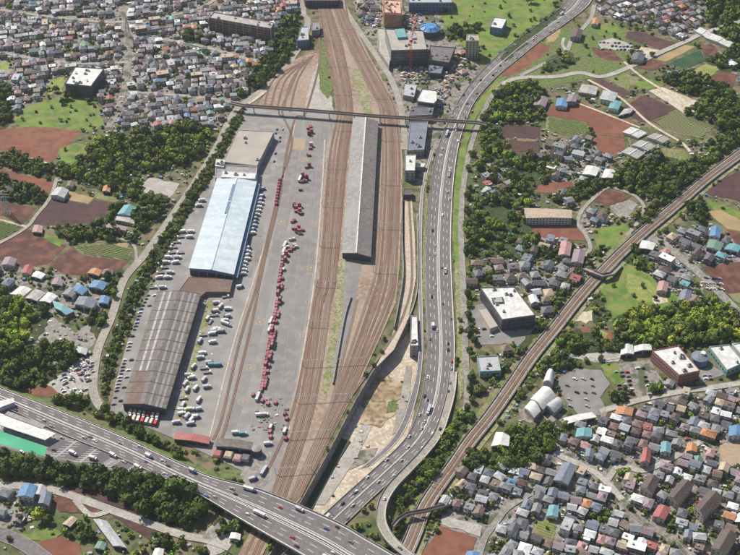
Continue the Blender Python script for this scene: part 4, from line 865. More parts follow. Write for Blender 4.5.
# farmland and edge-of-town buildings: (kind, label, front-left, front-right, back-right, back-left, h, rise, roof, wall)
SPEC = [
 ('farmhouse', 'teal-roofed farmhouse among trees beside the left road', (117, 214), (130, 216), (137, 207), (124, 205), 5.5, 2.2, 'roof_teal', 'wall_white'),
 ('outbuilding', 'long pale outbuilding in front of the teal-roofed farmhouse', (115, 220), (134, 224), (136, 219), (117, 216), 3.5, 1, 'sheet_pale', 'wall_white'),
 ('outbuilding', 'low mauve shed in front of the pale outbuilding', (104, 227), (126, 231), (127, 227), (106, 223), 3, .8, 'roof_mauve', 'wall_grey'),
 ('farmhouse', 'grey farmhouse at the head of the farm lane', (50, 195), (64, 198), (69, 190), (57, 187), 5, 2, 'roof_pale_grey', 'wall_white'),
 ('farmhouse', 'brown farmhouse right behind the grey farmhouse', (66, 186), (73, 187), (75, 182), (68, 181), 4, 1.5, 'roof_brown', 'wall_cream'),
 ('shed', 'small orange-roofed shed alone in the dark wood', (102, 191), (110, 192), (111, 186), (104, 185), 4, 1.5, 'roof_orange', 'wall_cream'),
 ('shed', 'red and white farm shed in the brown field', (32, 232), (42, 233), (43, 226), (34, 225), 3.5, 1.2, 'roof_pink', 'wall_white'),
 ('farmhouse', 'mauve-roofed farmhouse at the left edge of the cluster', (1, 265), (14, 266), (17, 259), (5, 257), 5, 2, 'roof_mauve', 'wall_white'),
 ('farmhouse', 'deep red hipped farmhouse beside white sheds', (21, 273), (31, 275), (34, 266), (25, 265), 5, 2, 'roof_red', 'wall_cream'),
 ('shed', 'white shed just right of the deep red farmhouse', (29, 276), (41, 279), (46, 274), (36, 271), 3.5, 1, 'sheet_white', 'wall_white'),
 ('shed', 'orange-roofed shed beside the red-brown field', (87, 273), (99, 276), (102, 270), (92, 268), 4, 1.4, 'roof_orange', 'wall_cream'),
 ('shed', 'brown-roofed shed right of the orange-roofed one', (101, 274), (112, 275), (114, 270), (104, 269), 4, 1.4, 'roof_brown', 'wall_cream'),
 ('shed', 'first long white shed of the row beside the bright grove', (10, 294), (22, 297), (32, 289), (20, 286), 4, 1.2, 'sheet_white', 'wall_white'),
 ('shed', 'second long white shed of the row, in the middle', (25, 298), (37, 301), (46, 293), (35, 289), 4, 1.2, 'sheet_pale', 'wall_white'),
 ('shed', 'third long white shed of the row, at the right end', (39, 301), (50, 303), (58, 296), (48, 292), 4, 1.2, 'sheet_white', 'wall_white'),
 ('shed', 'long pale teal-roofed shed above the scrap yard', (55, 308), (66, 315), (75, 311), (52, 300), 5, 1.4, 'roof_teal', 'wall_brown'),
 ('factory_shed', 'first blue gabled shed of the cluster by the left road', (70, 290), (82, 295), (89, 289), (77, 284), 5, 1.6, 'roof_blue', 'wall_grey'),
 ('factory_shed', 'second blue gabled shed of the cluster, nearer the road', (88, 287), (103, 290), (108, 283), (94, 280), 5, 1.6, 'roof_blue', 'wall_grey'),
 ('factory_shed', 'wide slate-grey gabled shed in the blue cluster', (74, 304), (93, 309), (97, 300), (79, 296), 6, 2, 'roof_slate_blue', 'wall_white'),
 ('factory_shed', 'grey gabled shed left of the blue sheds', (62, 294), (72, 297), (78, 291), (69, 287), 5, 1.6, 'roof_grey', 'wall_white'),
 ('factory_shed', 'small bright blue shed at the road bend', (98, 303), (108, 304), (110, 297), (101, 295), 4, 1.2, 'roof_blue', 'wall_white'),
 ('shed', 'maroon-roofed shed beside the brown field end', (51, 284), (62, 286), (64, 280), (54, 278), 4, 1.3, 'roof_mauve', 'wall_cream'),
 ('shed', 'pale flat shed at the edge of the scrap yard', (75, 352), (86, 355), (88, 349), (77, 346), 4, .8, 'roof_pale_grey', 'wall_white'),
 ('nursery_shed', 'long grey glazed nursery shed beside the lower left road', (113, 546), (127, 548), (107, 521), (93, 519), 4, 1.4, 'roof_pale_grey', 'wall_grey'),
 ('nursery_shed', 'narrow brown shed parallel to the long nursery shed', (62, 524), (70, 527), (78, 519), (71, 516), 3.5, 1, 'roof_tan', 'wall_cream'),
 ('house', 'large house with a pale blue roof under the wooded slope', (17, 496), (33, 498), (38, 486), (22, 483), 7, 2, 'roof_blue', 'wall_white'),
 ('house', 'cream-roofed house joined behind the pale blue roof', (34, 494), (44, 497), (47, 487), (38, 484), 6, 1.8, 'roof_pale_grey', 'wall_cream'),
 ('house', 'slate blue hipped house at the wooded slope foot', (38, 503), (49, 506), (52, 493), (42, 491), 7, 2, 'roof_slate_blue', 'wall_grey'),
 ('shed', 'small green-roofed shed near the bottom edge', (94, 548), (104, 550), (107, 543), (98, 541), 4, 1, 'roof_green', 'wall_white'),
 ('shed', 'white-roofed hut near the bottom edge right of the nursery shed', (152, 556), (163, 557), (164, 549), (155, 548), 4, 1, 'sheet_white', 'wall_white'),
 ('hut', 'white cabin below the expressway bridge', (229, 538), (240, 540), (241, 534), (231, 532), 3.5, .8, 'sheet_white', 'wall_white'),
 ('school', 'long school block with a flat tan roof and white fittings', (526, 218), (572, 218), (572, 210), (524, 208), 9, .6, 'roof_tan', 'wall_white'),
 ('greenhouse', 'beige greenhouse first of the slatted rows', (621, 152), (637, 159), (645, 153), (629, 147), 3, 1, 'sheet_pale', 'glasshouse'),
 ('greenhouse', 'beige greenhouse second of the slatted rows', (632, 145), (648, 151), (656, 146), (640, 140), 3, 1, 'sheet_pale', 'glasshouse'),
 ('greenhouse', 'beige greenhouse third of the slatted rows', (646, 137), (663, 143), (670, 139), (654, 133), 3, 1, 'sheet_beige', 'glasshouse'),
 ('greenhouse', 'white greenhouse above the red-orange field', (622, 132), (638, 138), (647, 133), (631, 127), 3, 1, 'sheet_white', 'glasshouse'),
 ('greenhouse', 'long white greenhouse upper one of two at the upper right', (704, 37), (730, 48), (736, 44), (711, 33), 3, 1, 'sheet_white', 'glasshouse'),
 ('greenhouse', 'long white greenhouse lower one of two at the upper right', (695, 31), (708, 39), (713, 35), (700, 27), 3, 1, 'sheet_white', 'glasshouse'),
 ('farmhouse', 'white flat house with a teal annex between red and dark fields', (600, 99), (614, 102), (618, 93), (603, 90), 6, 1, 'roof_pale_grey', 'wall_white'),
 ('farmhouse', 'bright teal-roofed house beside the white flat house', (608, 108), (618, 110), (622, 102), (612, 100), 5, 1.2, 'roof_teal', 'wall_white'),
 ('farmhouse', 'blue-roofed house left of the red field', (555, 106), (567, 107), (569, 99), (557, 98), 5, 1.4, 'roof_blue', 'wall_white'),
 ('farmhouse', 'mauve-roofed house right of the blue-roofed house', (566, 102), (576, 102), (578, 95), (569, 94), 6, 1.4, 'roof_mauve', 'wall_grey'),
 ('farmhouse', 'low flat tan shed above the red field', (578, 92), (596, 95), (598, 87), (582, 84), 4, .6, 'sheet_pale', 'wall_cream'),
 ('shed', 'pale shed at the corner of the dark field', (618, 116), (630, 113), (635, 108), (624, 109), 3.5, .8, 'sheet_pale', 'wall_white'),
 ('farmhouse', 'purple-roofed farmhouse in the wood by the red field', (533, 105), (545, 107), (549, 98), (538, 96), 5, 2, 'roof_mauve', 'wall_cream'),
 ('farmhouse', 'dark-roofed farmhouse in the trees on the hill road', (630, 60), (643, 61), (646, 54), (633, 53), 5, 2, 'roof_dark_grey', 'wall_cream'),
 ('farmhouse', 'dark maroon house beside the hairpin lane', (570, 37), (581, 38), (583, 30), (573, 29), 6, 2, 'roof_dark_brown', 'wall_grey'),
 ('farmhouse', 'orange-roofed house on the grassy rise', (591, 24), (598, 25), (599, 19), (593, 18), 5, 1.6, 'roof_orange', 'wall_cream'),
 ('shed', 'white shed first of the pair above the school', (582, 174), (596, 176), (600, 168), (587, 165), 5, 1, 'sheet_white', 'wall_white'),
 ('shed', 'white shed second of the pair above the school', (601, 178), (613, 178), (616, 171), (605, 169), 5, 1, 'sheet_white', 'wall_white'),
 ('house', 'pink-roofed large house left of the lane bend', (558, 255), (570, 256), (572, 243), (561, 241), 6, 2, 'roof_pink', 'wall_cream'),
 ('house', 'mauve-roofed large house below the pink one', (571, 262), (583, 264), (586, 251), (574, 249), 6, 2, 'roof_mauve', 'wall_cream'),
 ('shed', 'white-roofed block beside the rail deck bend', (638, 248), (653, 250), (656, 243), (642, 240), 6, .8, 'sheet_white', 'wall_brown'),
 ('shed', 'green-roofed warehouse in the right edge cluster', (706, 247), (720, 251), (724, 243), (709, 239), 5, 1.4, 'roof_green', 'wall_white'),
 ('house', 'blue hipped house in the right edge cluster', (709, 236), (720, 238), (722, 228), (711, 226), 6, 2, 'roof_blue', 'wall_white'),
 ('shed', 'long aqua shed at the right edge', (724, 249), (738, 252), (742, 246), (729, 243), 5, 1.2, 'roof_teal', 'wall_white'),
 ('farmhouse', 'blue-roofed farmhouse at the edge of the bright green field', (678, 300), (690, 301), (692, 291), (681, 290), 5, 2, 'roof_slate_blue', 'wall_white'),
 ('farmhouse', 'pink-brown farmhouse beside the sandy patch', (656, 291), (667, 292), (669, 283), (659, 281), 5, 2, 'roof_pink', 'wall_cream'),
 ('apartment_row', 'long dark brown housing block on the lower right', (694, 508), (704, 518), (723, 497), (709, 490), 9, 3, 'roof_dark_brown', 'wall_cream'),
 ('apartment_row', 'long dark brown housing block at the lower right corner', (711, 548), (726, 556), (738, 535), (722, 529), 9, 3, 'roof_dark_brown', 'wall_cream'),
 ('apartment_row', 'dark brown housing block in the middle of three', (667, 496), (679, 504), (694, 485), (682, 479), 8, 3, 'roof_dark_brown', 'wall_cream'),
 ('apartment_row', 'dark brown housing block upper left of three', (640, 487), (653, 494), (660, 479), (648, 475), 8, 3, 'roof_dark_brown', 'wall_cream'),
 ('workshop', 'large slate workshop at the left end of the white street', (553, 480), (568, 485), (577, 466), (563, 462), 7, 2, 'roof_slate_blue', 'wall_grey'),
 ('workshop', 'long white-roofed shed at the top of the lower right houses', (566, 424), (597, 417), (592, 412), (563, 418), 5, 1, 'sheet_white', 'wall_white'),
 ('house', 'crimson-pink roofed house right of the street fork', (652, 516), (665, 520), (671, 508), (658, 505), 6, 1.6, 'roof_red', 'wall_cream'),
 ('house', 'crimson-roofed tall house amid grey roofs', (640, 462), (650, 463), (651, 449), (643, 448), 7, 2.4, 'roof_red', 'wall_pink'),
 ('house', 'bright teal-roofed house amid grey roofs', (660, 452), (671, 453), (671, 443), (661, 442), 6, 1.8, 'roof_teal', 'wall_white'),
 ('house', 'teal hipped house at the top left of the lower right houses', (575, 437), (592, 437), (592, 429), (577, 428), 5, 1.6, 'roof_teal', 'wall_white'),
 ('house', 'orange-roofed house near the right edge', (686, 451), (697, 452), (697, 444), (687, 443), 5, 1.6, 'roof_orange', 'wall_cream'),
 ('house', 'vivid blue-roofed house at the right edge', (728, 436), (744, 436), (744, 426), (729, 426), 6, 1.6, 'roof_blue', 'wall_white'),
 ('house', 'orange shed roof right of the parking lot', (614, 414), (632, 416), (634, 408), (618, 406), 4, 1.4, 'roof_orange', 'wall_cream'),
 ('house', 'cyan-roofed house beside the green square plot', (546, 516), (558, 517), (559, 506), (549, 505), 5, 1.4, 'roof_teal', 'wall_white'),
 ('shed', 'blue-cornered shed by the bottom field', (464, 560), (478, 561), (480, 552), (467, 551), 4, 1, 'roof_blue', 'wall_white'),
 ('shed', 'white tarpaulin-roofed shed beside the trees right of the rail deck', (491, 446), (509, 446), (510, 435), (496, 432), 6, 1.6, 'sheet_white', 'wall_white'),
 ('shed', 'round-ended white storehouse in front of the bamboo grove', (620, 355), (634, 354), (633, 345), (622, 345), 5, 1.8, 'sheet_white', 'wall_grey'),
 ('shed', 'long white storehouse right of the round-ended one', (634, 352), (652, 350), (651, 344), (634, 346), 5, 1.4, 'sheet_white', 'wall_grey'),
 ('toll_office', 'white flat building at the left end of the rest area', (-8, 411), (15, 402), (13, 398), (-10, 404), 5, .6, 'sheet_white', 'wall_white'),
]
for nm, lab, fl, fr, br, bl, h, rise, rm, wm in SPEC:
    zb = 8.0 if nm == 'toll_office' else 0
    gable(nm, lab, fl, fr, br, bl, h, rise, rm, wm, 1, 1, 'glass', zb=zb, cat=nm.replace('_', ' '), eave=.5, rib=6 if nm == 'greenhouse' else None, ridge='sheet_white' if nm == 'greenhouse' else None, ends=nm in ('shed', 'factory_shed', 'workshop', 'nursery_shed'), wins=nm in ('farmhouse', 'house', 'apartment_row', 'school', 'outbuilding'))
# white domed factory
def vault(name, label, fl, fr, br, bl, h, rise, rm, wm, n=8):
    q = [G(*p, h) for p in (fl, fr, br, bl)]; c = sum(q, Vector())/4; o = empty(name, (c.x, c.y, 0)); o['label'] = label; o['category'] = 'factory hall'; o['group'] = 'white factory halls'
    q = [Vector((p.x-c.x, p.y-c.y, h)) for p in q]; w = MB(); w.prism(inset([Vector((p.x, p.y, 0)) for p in ccw(q)], .4), 0, h, wm, cap=False)
    r = MB(); V = []
    for a, b in ((q[0], q[1]), (q[3], q[2])):
        for i in range(n+1): u = i/n; p = a.lerp(b, u); V.append((p.x, p.y, h+rise*math.sin(math.pi*u)))
    k = n+1; r.add(V, [(i, i+1, k+i+1, k+i) for i in range(n)]+[tuple(range(n, -1, -1)), tuple(range(k, 2*k))], rm); w.build('wall', o); r.build('roof', o)
    mark([Vector((p.x+c.x, p.y+c.y, 0)) for p in ccw(q)])
vault('factory_hall', 'big white vaulted factory hall with an orange base strip', (530, 399), (543, 410), (556, 396), (543, 386), 7, 4, 'sheet_white', 'wall_pink')
vault('factory_hall', 'grey vaulted hall nestled right of the white one', (544, 405), (554, 413), (564, 404), (556, 397), 6, 3, 'roof_pale_grey', 'wall_grey')
vault('factory_hall', 'small white vaulted hall above the big one', (543, 382), (553, 385), (555, 373), (547, 371), 6, 4, 'sheet_white', 'wall_white')
vault('factory_hall', 'white vaulted hall left of the big one', (524, 408), (534, 418), (541, 411), (531, 400), 6, 3, 'sheet_white', 'wall_pink')
# canopy over the rest area
def long_canopy(name, label, px, h, m):
    P = ccw(GP(px, ZE+h)); c = sum(P, Vector())/4; o = empty(name, (c.x, c.y, ZE)); o['label'] = label; o['category'] = 'canopy'
    Q = [Vector((p.x-c.x, p.y-c.y, 0)) for p in P]; r = MB(); r.prism(Q, h-.6, h, m); r.build('canopy_roof', o); I = inset(Q, 1.2)
    for a, b in ((I[0], I[1]), (I[1], I[2]), (I[2], I[3]), (I[3], I[0])):
        for k in range(max(1, int((b-a).length/9))): p = a.lerp(b, k/max(1, int((b-a).length/9))); w = MB(); w.box((p.x, p.y, 0), (.5, .5, h-.6), 'steel_grey'); w.build('post', o)
long_canopy('canopy', 'long white canopy beside the green court in the rest area', [(-40, 402), (0, 413), (56, 433.5), (45, 440), (0, 425), (-40, 412)][1:5], 5, 'sheet_white')
long_canopy('canopy', 'narrow grey canopy between the white canopy and the expressway', [(8, 411), (46, 425), (42, 429), (4, 415)], 5, 'sheet_grey')
# ============================================================ footbridges
def footbridge(name, label, cat, px, z, w, m, pm, parts=20, zs=None):
    P = [G(p[0], p[1], (zs[i] if zs else z)) for i, p in enumerate(px)]; mb = MB(); mb.sweep(P, -w/2, w/2, 0, .8, m); o = mb.build(name); o['label'] = label; o['category'] = cat
    for s in (-1, 1): mb = MB(); mb.sweep(P, s*w/2-.12, s*w/2+.12, 1.6, 1.7, pm); mb.build('parapet', o)
    for p in resample(P, parts)[1:-1]:
        if p.z < 2: continue
        mb = MB(); mb.box((p.x, p.y, 0), (1.0, 1.0, p.z-.8), 'concrete_dull'); mb.box((p.x, p.y, p.z-1.4), (1.2, w*.95, .6), 'concrete_dull'); mb.build('pier', o)
footbridge('footbridge', 'long narrow brown footbridge that crosses the whole freight yard and ring road', 'footbridge', [(230, 103), (243, 106), (300, 110), (370, 116), (430, 120), (477, 123), (486, 125)], 8.5, 4.2, 'bridge_brown', 'bridge_brown', 30)
footbridge('footbridge', 'brown footbridge climbing over the rail deck near the orange-brown field', 'footbridge', [(393, 526), (399, 519), (407, 514), (425, 511), (440, 507), (456, 502)], 6.5, 3, 'bridge_brown', 'bridge_brown', 24, [7.6, 7, 6.5, 6.5, 6, 2])
footbridge('footbridge', 'short dark road bridge over the rail deck beside the green field', 'footbridge', [(582, 268), (592, 272), (602, 276), (612, 274), (620, 266)], 5.5, 5, 'bridge_brown', 'concrete_dull', 30, [1.5, 5.5, 5.5, 5.0, .6])
# overhead-line gantries
def gantry(a, b, h=7.2):
    A, B = G(*a), G(*b); o = empty('catenary_gantry', (A.x, A.y, 0)); d = B-A
    for q in (Vector(), d): m = MB(); m.box((q.x, q.y, 0), (.35, .35, h), 'steel_grey'); m.build('post', o)
    m = MB(); m.bar((0, 0, h), (d.x, d.y, h), .16, 'steel_grey', .16); m.bar((0, 0, h-.9), (d.x, d.y, h-.9), .16, 'steel_grey', .16)
    k = int(d.length/2.5)
    for i in range(k): p, q = d*(i/k), d*((i+1)/k); m.bar((p.x, p.y, h-.9 if i % 2 else h), (q.x, q.y, h if i % 2 else h-.9), .1, 'steel_grey')
    m.build('beam', o); want(o, 'grey overhead-line gantry across the tracks', 'gantry', 'gantries over the tracks')
def lerp_at(L, y):
    for p, q in zip(L, L[1:]):
        if p[1] <= y <= q[1]: t = (y-p[1])/(q[1]-p[1]); return p[0]+(q[0]-p[0])*t
for y in (16, 40, 66, 94, 130, 168, 206, 246, 286, 326): gantry((lerp_at(LA, y)-1, y), (lerp_at(RA, y)-1, y+.5))
for y in (28, 60, 98, 140, 184, 228, 272): gantry((lerp_at(LB, y)+2, y), (lerp_at(RB, y)-1, y+.5))
for y in (366, 402, 438, 474): gantry((lerp_at(LA, y)-1, y), (lerp_at(RB, y)-1.5, y-3))
SQ = resample(SP, 42)
for i, p in enumerate(SQ[1:-1]):
    t = (SQ[i+2]-SQ[i]).normalized(); n_ = Vector((t.y, -t.x, 0)); o = empty('catenary_gantry', (p.x, p.y, 0)); a, b = n_*5.4, -n_*5.4
    for q in (a, b): m = MB(); m.box((q.x, q.y, 0), (.4, .4, 7), 'steel_grey'); m.build('post', o)
    m = MB(); m.bar((a.x, a.y, 7), (b.x, b.y, 7), .25, 'steel_grey', .25); m.build('beam', o); want(o, 'slim portal mast on the rail deck', 'gantry', 'portal masts on the rail deck')
# lamp posts beside the ring road
for Q, s in ((KA, 1), (KB, -1)):
    for p, q in list(zip(resample(Q, 38), resample(Q, 38)[1:]))[2:]:
        t = (q-p).normalized(); n_ = Vector((t.y, -t.x, 0))*s; o = empty('lamp_post', (p.x, p.y, .6)); m = MB(); m.box((0, 0, 0), (.22, .22, 10), 'steel_grey'); m.build('post', o)
        m = MB(); m.bar((0, 0, 10), (n_.x*2.6, n_.y*2.6, 10.5), .16, 'steel_grey'); m.bar((n_.x*2.4, n_.y*2.4, 10.4), (n_.x*3.4, n_.y*3.4, 10.5), .4, 'sheet_pale', .2); m.build('lamp_arm', o); want(o, 'slim grey lamp post', 'lamp post', 'lamp posts along the ring road')
# pylon and tall masts
def pylon(px, py, h, label):
    p = G(px, py); o = empty('pylon', (p.x, p.y, 0)); o['label'] = label; o['category'] = 'pylon'; m = MB(); s = 3.2
    for a, b in ((-s, -s), (s, -s), (s, s), (-s, s)): m.bar((a, b, 0), (a*.15, b*.15, h), .35, 'steel_grey')
    for k in range(8):
        u, v = k/8, (k+1)/8; r0, r1 = s*(1-.85*u), s*(1-.85*v)
        for a, b, c_, d in ((-1, -1, 1, -1), (1, -1, 1, 1), (1, 1, -1, 1), (-1, 1, -1, -1)): m.bar((a*r0, b*r0, h*u), (c_*r1, d*r1, h*v), .22, 'steel_grey'); m.bar((c_*r0, d*r0, h*u), (a*r1, b*r1, h*v), .22, 'steel_grey')
    m.build('tower', o)
    for z in (.72, .84, .96): m = MB(); m.bar((-5, 0, h*z), (5, 0, h*z), .4, 'steel_grey', .5); m.bar((-5, 0, h*z), (0, 0, h*z+1.5), .2, 'steel_grey'); m.bar((5, 0, h*z), (0, 0, h*z+1.5), .2, 'steel_grey'); m.build('crossarm', o)
pylon(7.5, 214, 30, 'tall lattice pylon in the dark field at the left edge')
pylon(128, 36, 26, 'lattice pylon beside the street in the upper left town')
# ============================================================ houses
RNAMES = ['grey', 'dark grey', 'brown', 'dark brown', 'pale grey', 'white', 'blue', 'red', 'orange', 'green', 'teal', 'slate blue', 'mauve', 'tan', 'pink']
RW = [25, 22, 12, 11, 17, 9, 1.4, 2.2, 2, 1.2, .8, 8, 9, 6, 4]
WALLS = ['wall_white', 'wall_cream', 'wall_grey', 'wall_pink', 'wall_brown']; WWT = [30, 26, 18, 10, 8]
def roof_geo(mb, kind, x0, x1, y0, y1, h, rise, rm, wm, t=.22):
    ov = .55; X0, X1, Y0, Y1 = x0-ov, x1+ov, y0-ov, y1+ov; ym = (y0+y1)/2; z = h
    if kind == 'flat':
        mb.box(((x0+x1)/2, ym, z), (x1-x0+.3, y1-y0+.3, .35), rm); mb.box((x0+(x1-x0)*.3, ym, z+.35), (1.6, 1.6, 1.0), 'wall_grey'); return
    if kind == 'hip':
        d = (Y1-Y0)/2*.95; a, b = (X0+d, X1-d) if X1-X0 > 2*d+.5 else ((X0+X1)/2-.2, (X0+X1)/2+.2)
        V = [(X0, Y0, z), (X1, Y0, z), (X1, Y1, z), (X0, Y1, z), (a, ym, z+rise), (b, ym, z+rise)]
        V += [(p[0], p[1], p[2]-t) for p in V[:4]]
        mb.add(V, [(0, 1, 5, 4), (1, 2, 5), (2, 3, 4, 5), (3, 0, 4), (0, 6, 7, 1), (1, 7, 8, 2), (2, 8, 9, 3), (3, 9, 6, 0), (9, 8, 7, 6)], rm)
        mb.bar((a, ym, z+rise+.05), (b, ym, z+rise+.05), .35, rm, .2)
    else:
        for s, ya in ((0, Y0), (1, Y1)):
            V = [(X0, ya, z-.15), (X1, ya, z-.15), (X1, ym, z+rise), (X0, ym, z+rise)]; V += [(p[0], p[1], p[2]-t) for p in V]
            F = [(0, 1, 2, 3), (7, 6, 5, 4), (0, 4, 5, 1), (1, 5, 6, 2), (3, 2, 6, 7), (0, 3, 7, 4)]
            mb.add(V, F if s == 0 else [f[::-1] for f in F], rm)
        for xx in (x0, x1): mb.add([(xx, y0, z-.3), (xx, y1, z-.3), (xx, ym, z+rise-t-.15)], [(0, 1, 2)] if xx == x1 else [(0, 2, 1)], wm)
def wall_geo(mb, x0, x1, y0, y1, h, wm, rr, wins=True):
    mb.box(((x0+x1)/2, (y0+y1)/2, 0), (x1-x0, y1-y0, h), wm)
    if not wins: return
    for f in range(max(1, int(h/2.7))):
        zz = 1.0+2.7*f
        k = max(1, int((x1-x0)/3))
        for j in range(k):
            xc = x0+(x1-x0)*(j+.5)/k; ww = rr.choice((.8, 1.0, 1.2))
            for ya, s in ((y0-.04, 1), (y1+.04, -1)):
                V = [(xc-ww, ya, zz), (xc+ww, ya, zz), (xc+ww, ya, zz+1.2), (xc-ww, ya, zz+1.2)]; mb.add(V, [(0, 1, 2, 3) if s > 0 else (3, 2, 1, 0)], 'glass')
        for xa, s in ((x0-.04, 1), (x1+.04, -1)):
            yc = (y0+y1)/2+rr.uniform(-1, 1); V = [(xa, yc-.7, zz), (xa, yc+.7, zz), (xa, yc+.7, zz+1.1), (xa, yc-.7, zz+1.1)]; mb.add(V, [(3, 2, 1, 0) if s > 0 else (0, 1, 2, 3)], 'glass')
def house_geo(rr, w, d, rname, wm, h, kind, wb, rb, wins=True):
    rm = 'roof_'+rname.replace(' ', '_'); rise = min(w, d)*.25+rr.uniform(-.2, .4); x0, x1, y0, y1 = -w/2, w/2, -d/2, d/2
    wall_geo(wb, x0, x1, y0, y1, h, wm, rr, wins); roof_geo(rb, kind, x0, x1, y0, y1, h, rise, rm, wm)
    s = rr.random()
    if s < .55 and kind != 'flat':      # a lower wing, porch roof or balcony
        wx = rr.uniform(.35, .6)*w; dx = rr.uniform(-1, 1)*(w-wx)/2; dep = rr.uniform(1.8, 3.2); sg = rr.choice((-1, 1)); h2 = h-rr.choice((.9, 2.6))
        a, b = (y0-dep, y0+.01) if sg < 0 else (y1-.01, y1+dep)
        wall_geo(wb, dx-wx/2, dx+wx/2, a, b, h2, wm, rr, False)
        V = [(dx-wx/2-.3, a-.3 if sg < 0 else a, h2+(.0 if sg < 0 else .6)), (dx+wx/2+.3, a-.3 if sg < 0 else a, h2+(.0 if sg < 0 else .6)), (dx+wx/2+.3, b if sg < 0 else b+.3, h2+(.6 if sg < 0 else 0)), (dx-wx/2-.3, b if sg < 0 else b+.3, h2+(.6 if sg < 0 else 0))]
        V += [(p[0], p[1], p[2]-.2) for p in V]; rb.add(V, [(0, 1, 2, 3), (7, 6, 5, 4), (0, 4, 5, 1), (1, 5, 6, 2), (2, 6, 7, 3), (3, 7, 4, 0)], rm)
    elif s < .8:
        wb.box((rr.uniform(-.2, .2)*w, y0-.6, 2.6), (w*.5, 1.2, 1.0), 'wall_white')
    if rr.random() < .12 and kind != 'flat': rb.box((0, -d*.22, h+rise*.55), (w*.35, d*.2, .25), 'glass')
REG = [  # polygon, angle (deg), lot width, lot depth, fill, mean house width, palette shift
 ([(-60, -45), (300, -45), (300, 12), (280, 20), (276, 42), (246, 92), (222, 122), (208, 130), (190, 123), (150, 130), (104, 133), (106, 105), (95, 99), (62, 72), (46, 92), (25, 112), (12, 118), (12, 88), (-60, 85)], 14, 9.8, 11.2, .97, 7.6),
 ([(345, -45), (440, -45), (452, -30), (408, -8), (384, -2), (352, -2)], -6, 13, 15, .9, 9.5),
 (TOWN['ne'], 30, 10.2, 11.6, .96, 7.8), (TOWN['ne2'], 30, 15, 16, .7, 9), (TOWN['junk'], -30, 12.5, 13, .8, 8), (TOWN['mid'], -25, 12.5, 13.5, .85, 9), (TOWN['west2'], 10, 13, 14, .85, 9),
 (TOWN['right'], -35, 13, 13.5, .85, 9), (TOWN['se'], -24, 9.6, 10.8, .98, 7.8), (TOWN['tri'], -30, 12, 12, .9, 8), (TOWN['sw'], -20, 16, 17, .8, 9), (TOWN['wl'], -20, 17, 18, .3, 9),
 ([(356, 4), (378, 4), (372, 22), (362, 30)], -10, 13, 14, .8, 9), ([(456, 44), (470, 50), (500, 56), (478, 74), (462, 98), (452, 84), (458, 60)], 40, 17, 17, .6, 9),
 ([(507, 14), (530, 22), (520, 32), (505, 30)], 40, 13, 14, .8, 8), ([(466, 286), (478, 262), (486, 284), (478, 300)], 0, 15, 15, .6, 9), ([(486, 165), (505, 160), (516, 200), (495, 206), (484, 190)], 30, 13, 13, .8, 9), ([(540, 186), (570, 192), (575, 204), (545, 206)], 10, 14, 14, .5, 9), ([(700, 58), (740, 84), (730, 90), (700, 70)], 30, 14, 14, .5, 9),
 ([(500, 372), (530, 350), (540, 346), (520, 376), (500, 400)], 35, 15, 15, .5, 9), ([(0, 185), (30, 180), (34, 192), (0, 196)], 10, 16, 18, .5, 9), ([(556, 268), (594, 272), (580, 290), (556, 300)], -40, 14, 15, .7, 9),
 ([(480, 340), (540, 344), (536, 352), (500, 356)], 10, 14, 14, .6, 9), ([(610, 30), (632, 38), (610, 44)], 20, 12, 12, .7, 8), ([(652, 62), (690, 66), (678, 78), (660, 74)], 20, 15, 15, .5, 9),
 ([(672, 144), (712, 140), (700, 152), (680, 152)], -25, 14, 14, .8, 9), ([(-60, 542), (0, 540), (20, 570), (-60, 580)], -20, 18, 18, .4, 9),
 ([(540, 0), (556, 8), (520, 40), (508, 40)], 40, 14, 15, .3, 9), ([(120, 540), (200, 545), (210, 580), (130, 580)], -20, 16, 16, .4, 8),
]
HL = []; LOTTREE = []
for poly, ang, lw, ld, fill, hw in REG:
    P = GP(poly); c = sum(P, Vector())/len(P); rmax = max((p-c).length for p in P); a = rad(ang); ca, sa = math.cos(a), math.sin(a)
    pal = R.choices(RNAMES, RW)[0]; row = 0; v = -rmax; arr = np.array([[p.x, p.y] for p in P])
    while v < rmax:
        u = -rmax+R.uniform(0, lw)
        while u < rmax:
            x, y = c.x+u*ca-v*sa+R.uniform(-.8, .8), c.y+u*sa+v*ca+R.uniform(-.8, .8); u += lw*R.uniform(.88, 1.15)
            if not inpoly(np.array([x]), np.array([y]), P)[0]: continue
            if R.random() > fill-.07:
                if not taken(x, y, 2): LOTTREE.append((x+R.uniform(-2, 2), y+R.uniform(-2, 2))); LOTTREE.append((x+R.uniform(-5, 5), y+R.uniform(-5, 5)))
                continue
            w, d = hw*R.uniform(.85, 1.25), hw*R.uniform(.72, .98)
            if R.random() < .06: w *= 1.6; d *= 1.2
            if taken(x, y, max(w, d)*.38): continue
            HL.append((x, y, w, d, a+R.choice((.04, .1, .3))*R.uniform(-1, 1)+(math.pi/2 if R.random() < .33 else 0), row)); mark([Vector((x+i*w*.4, y+j*d*.4, 0)) for i, j in ((-1, -1), (1, -1), (1, 1), (-1, 1))])
        row += 1; v += ld*(.84 if row % 2 else 1.17)
def dist(x, y): return math.sqrt(x*x+(y+YC)**2+H*H)
def inview(x, y, m=0):
    px, py = PX((x, y, 0)); return -m < px < 740+m and -m < py < 555+m
HL.sort(key=lambda h: (not inview(h[0], h[1], -4), dist(h[0], h[1])/math.sqrt(h[2]*h[3])))
rest_w, rest_r = MB(), MB()
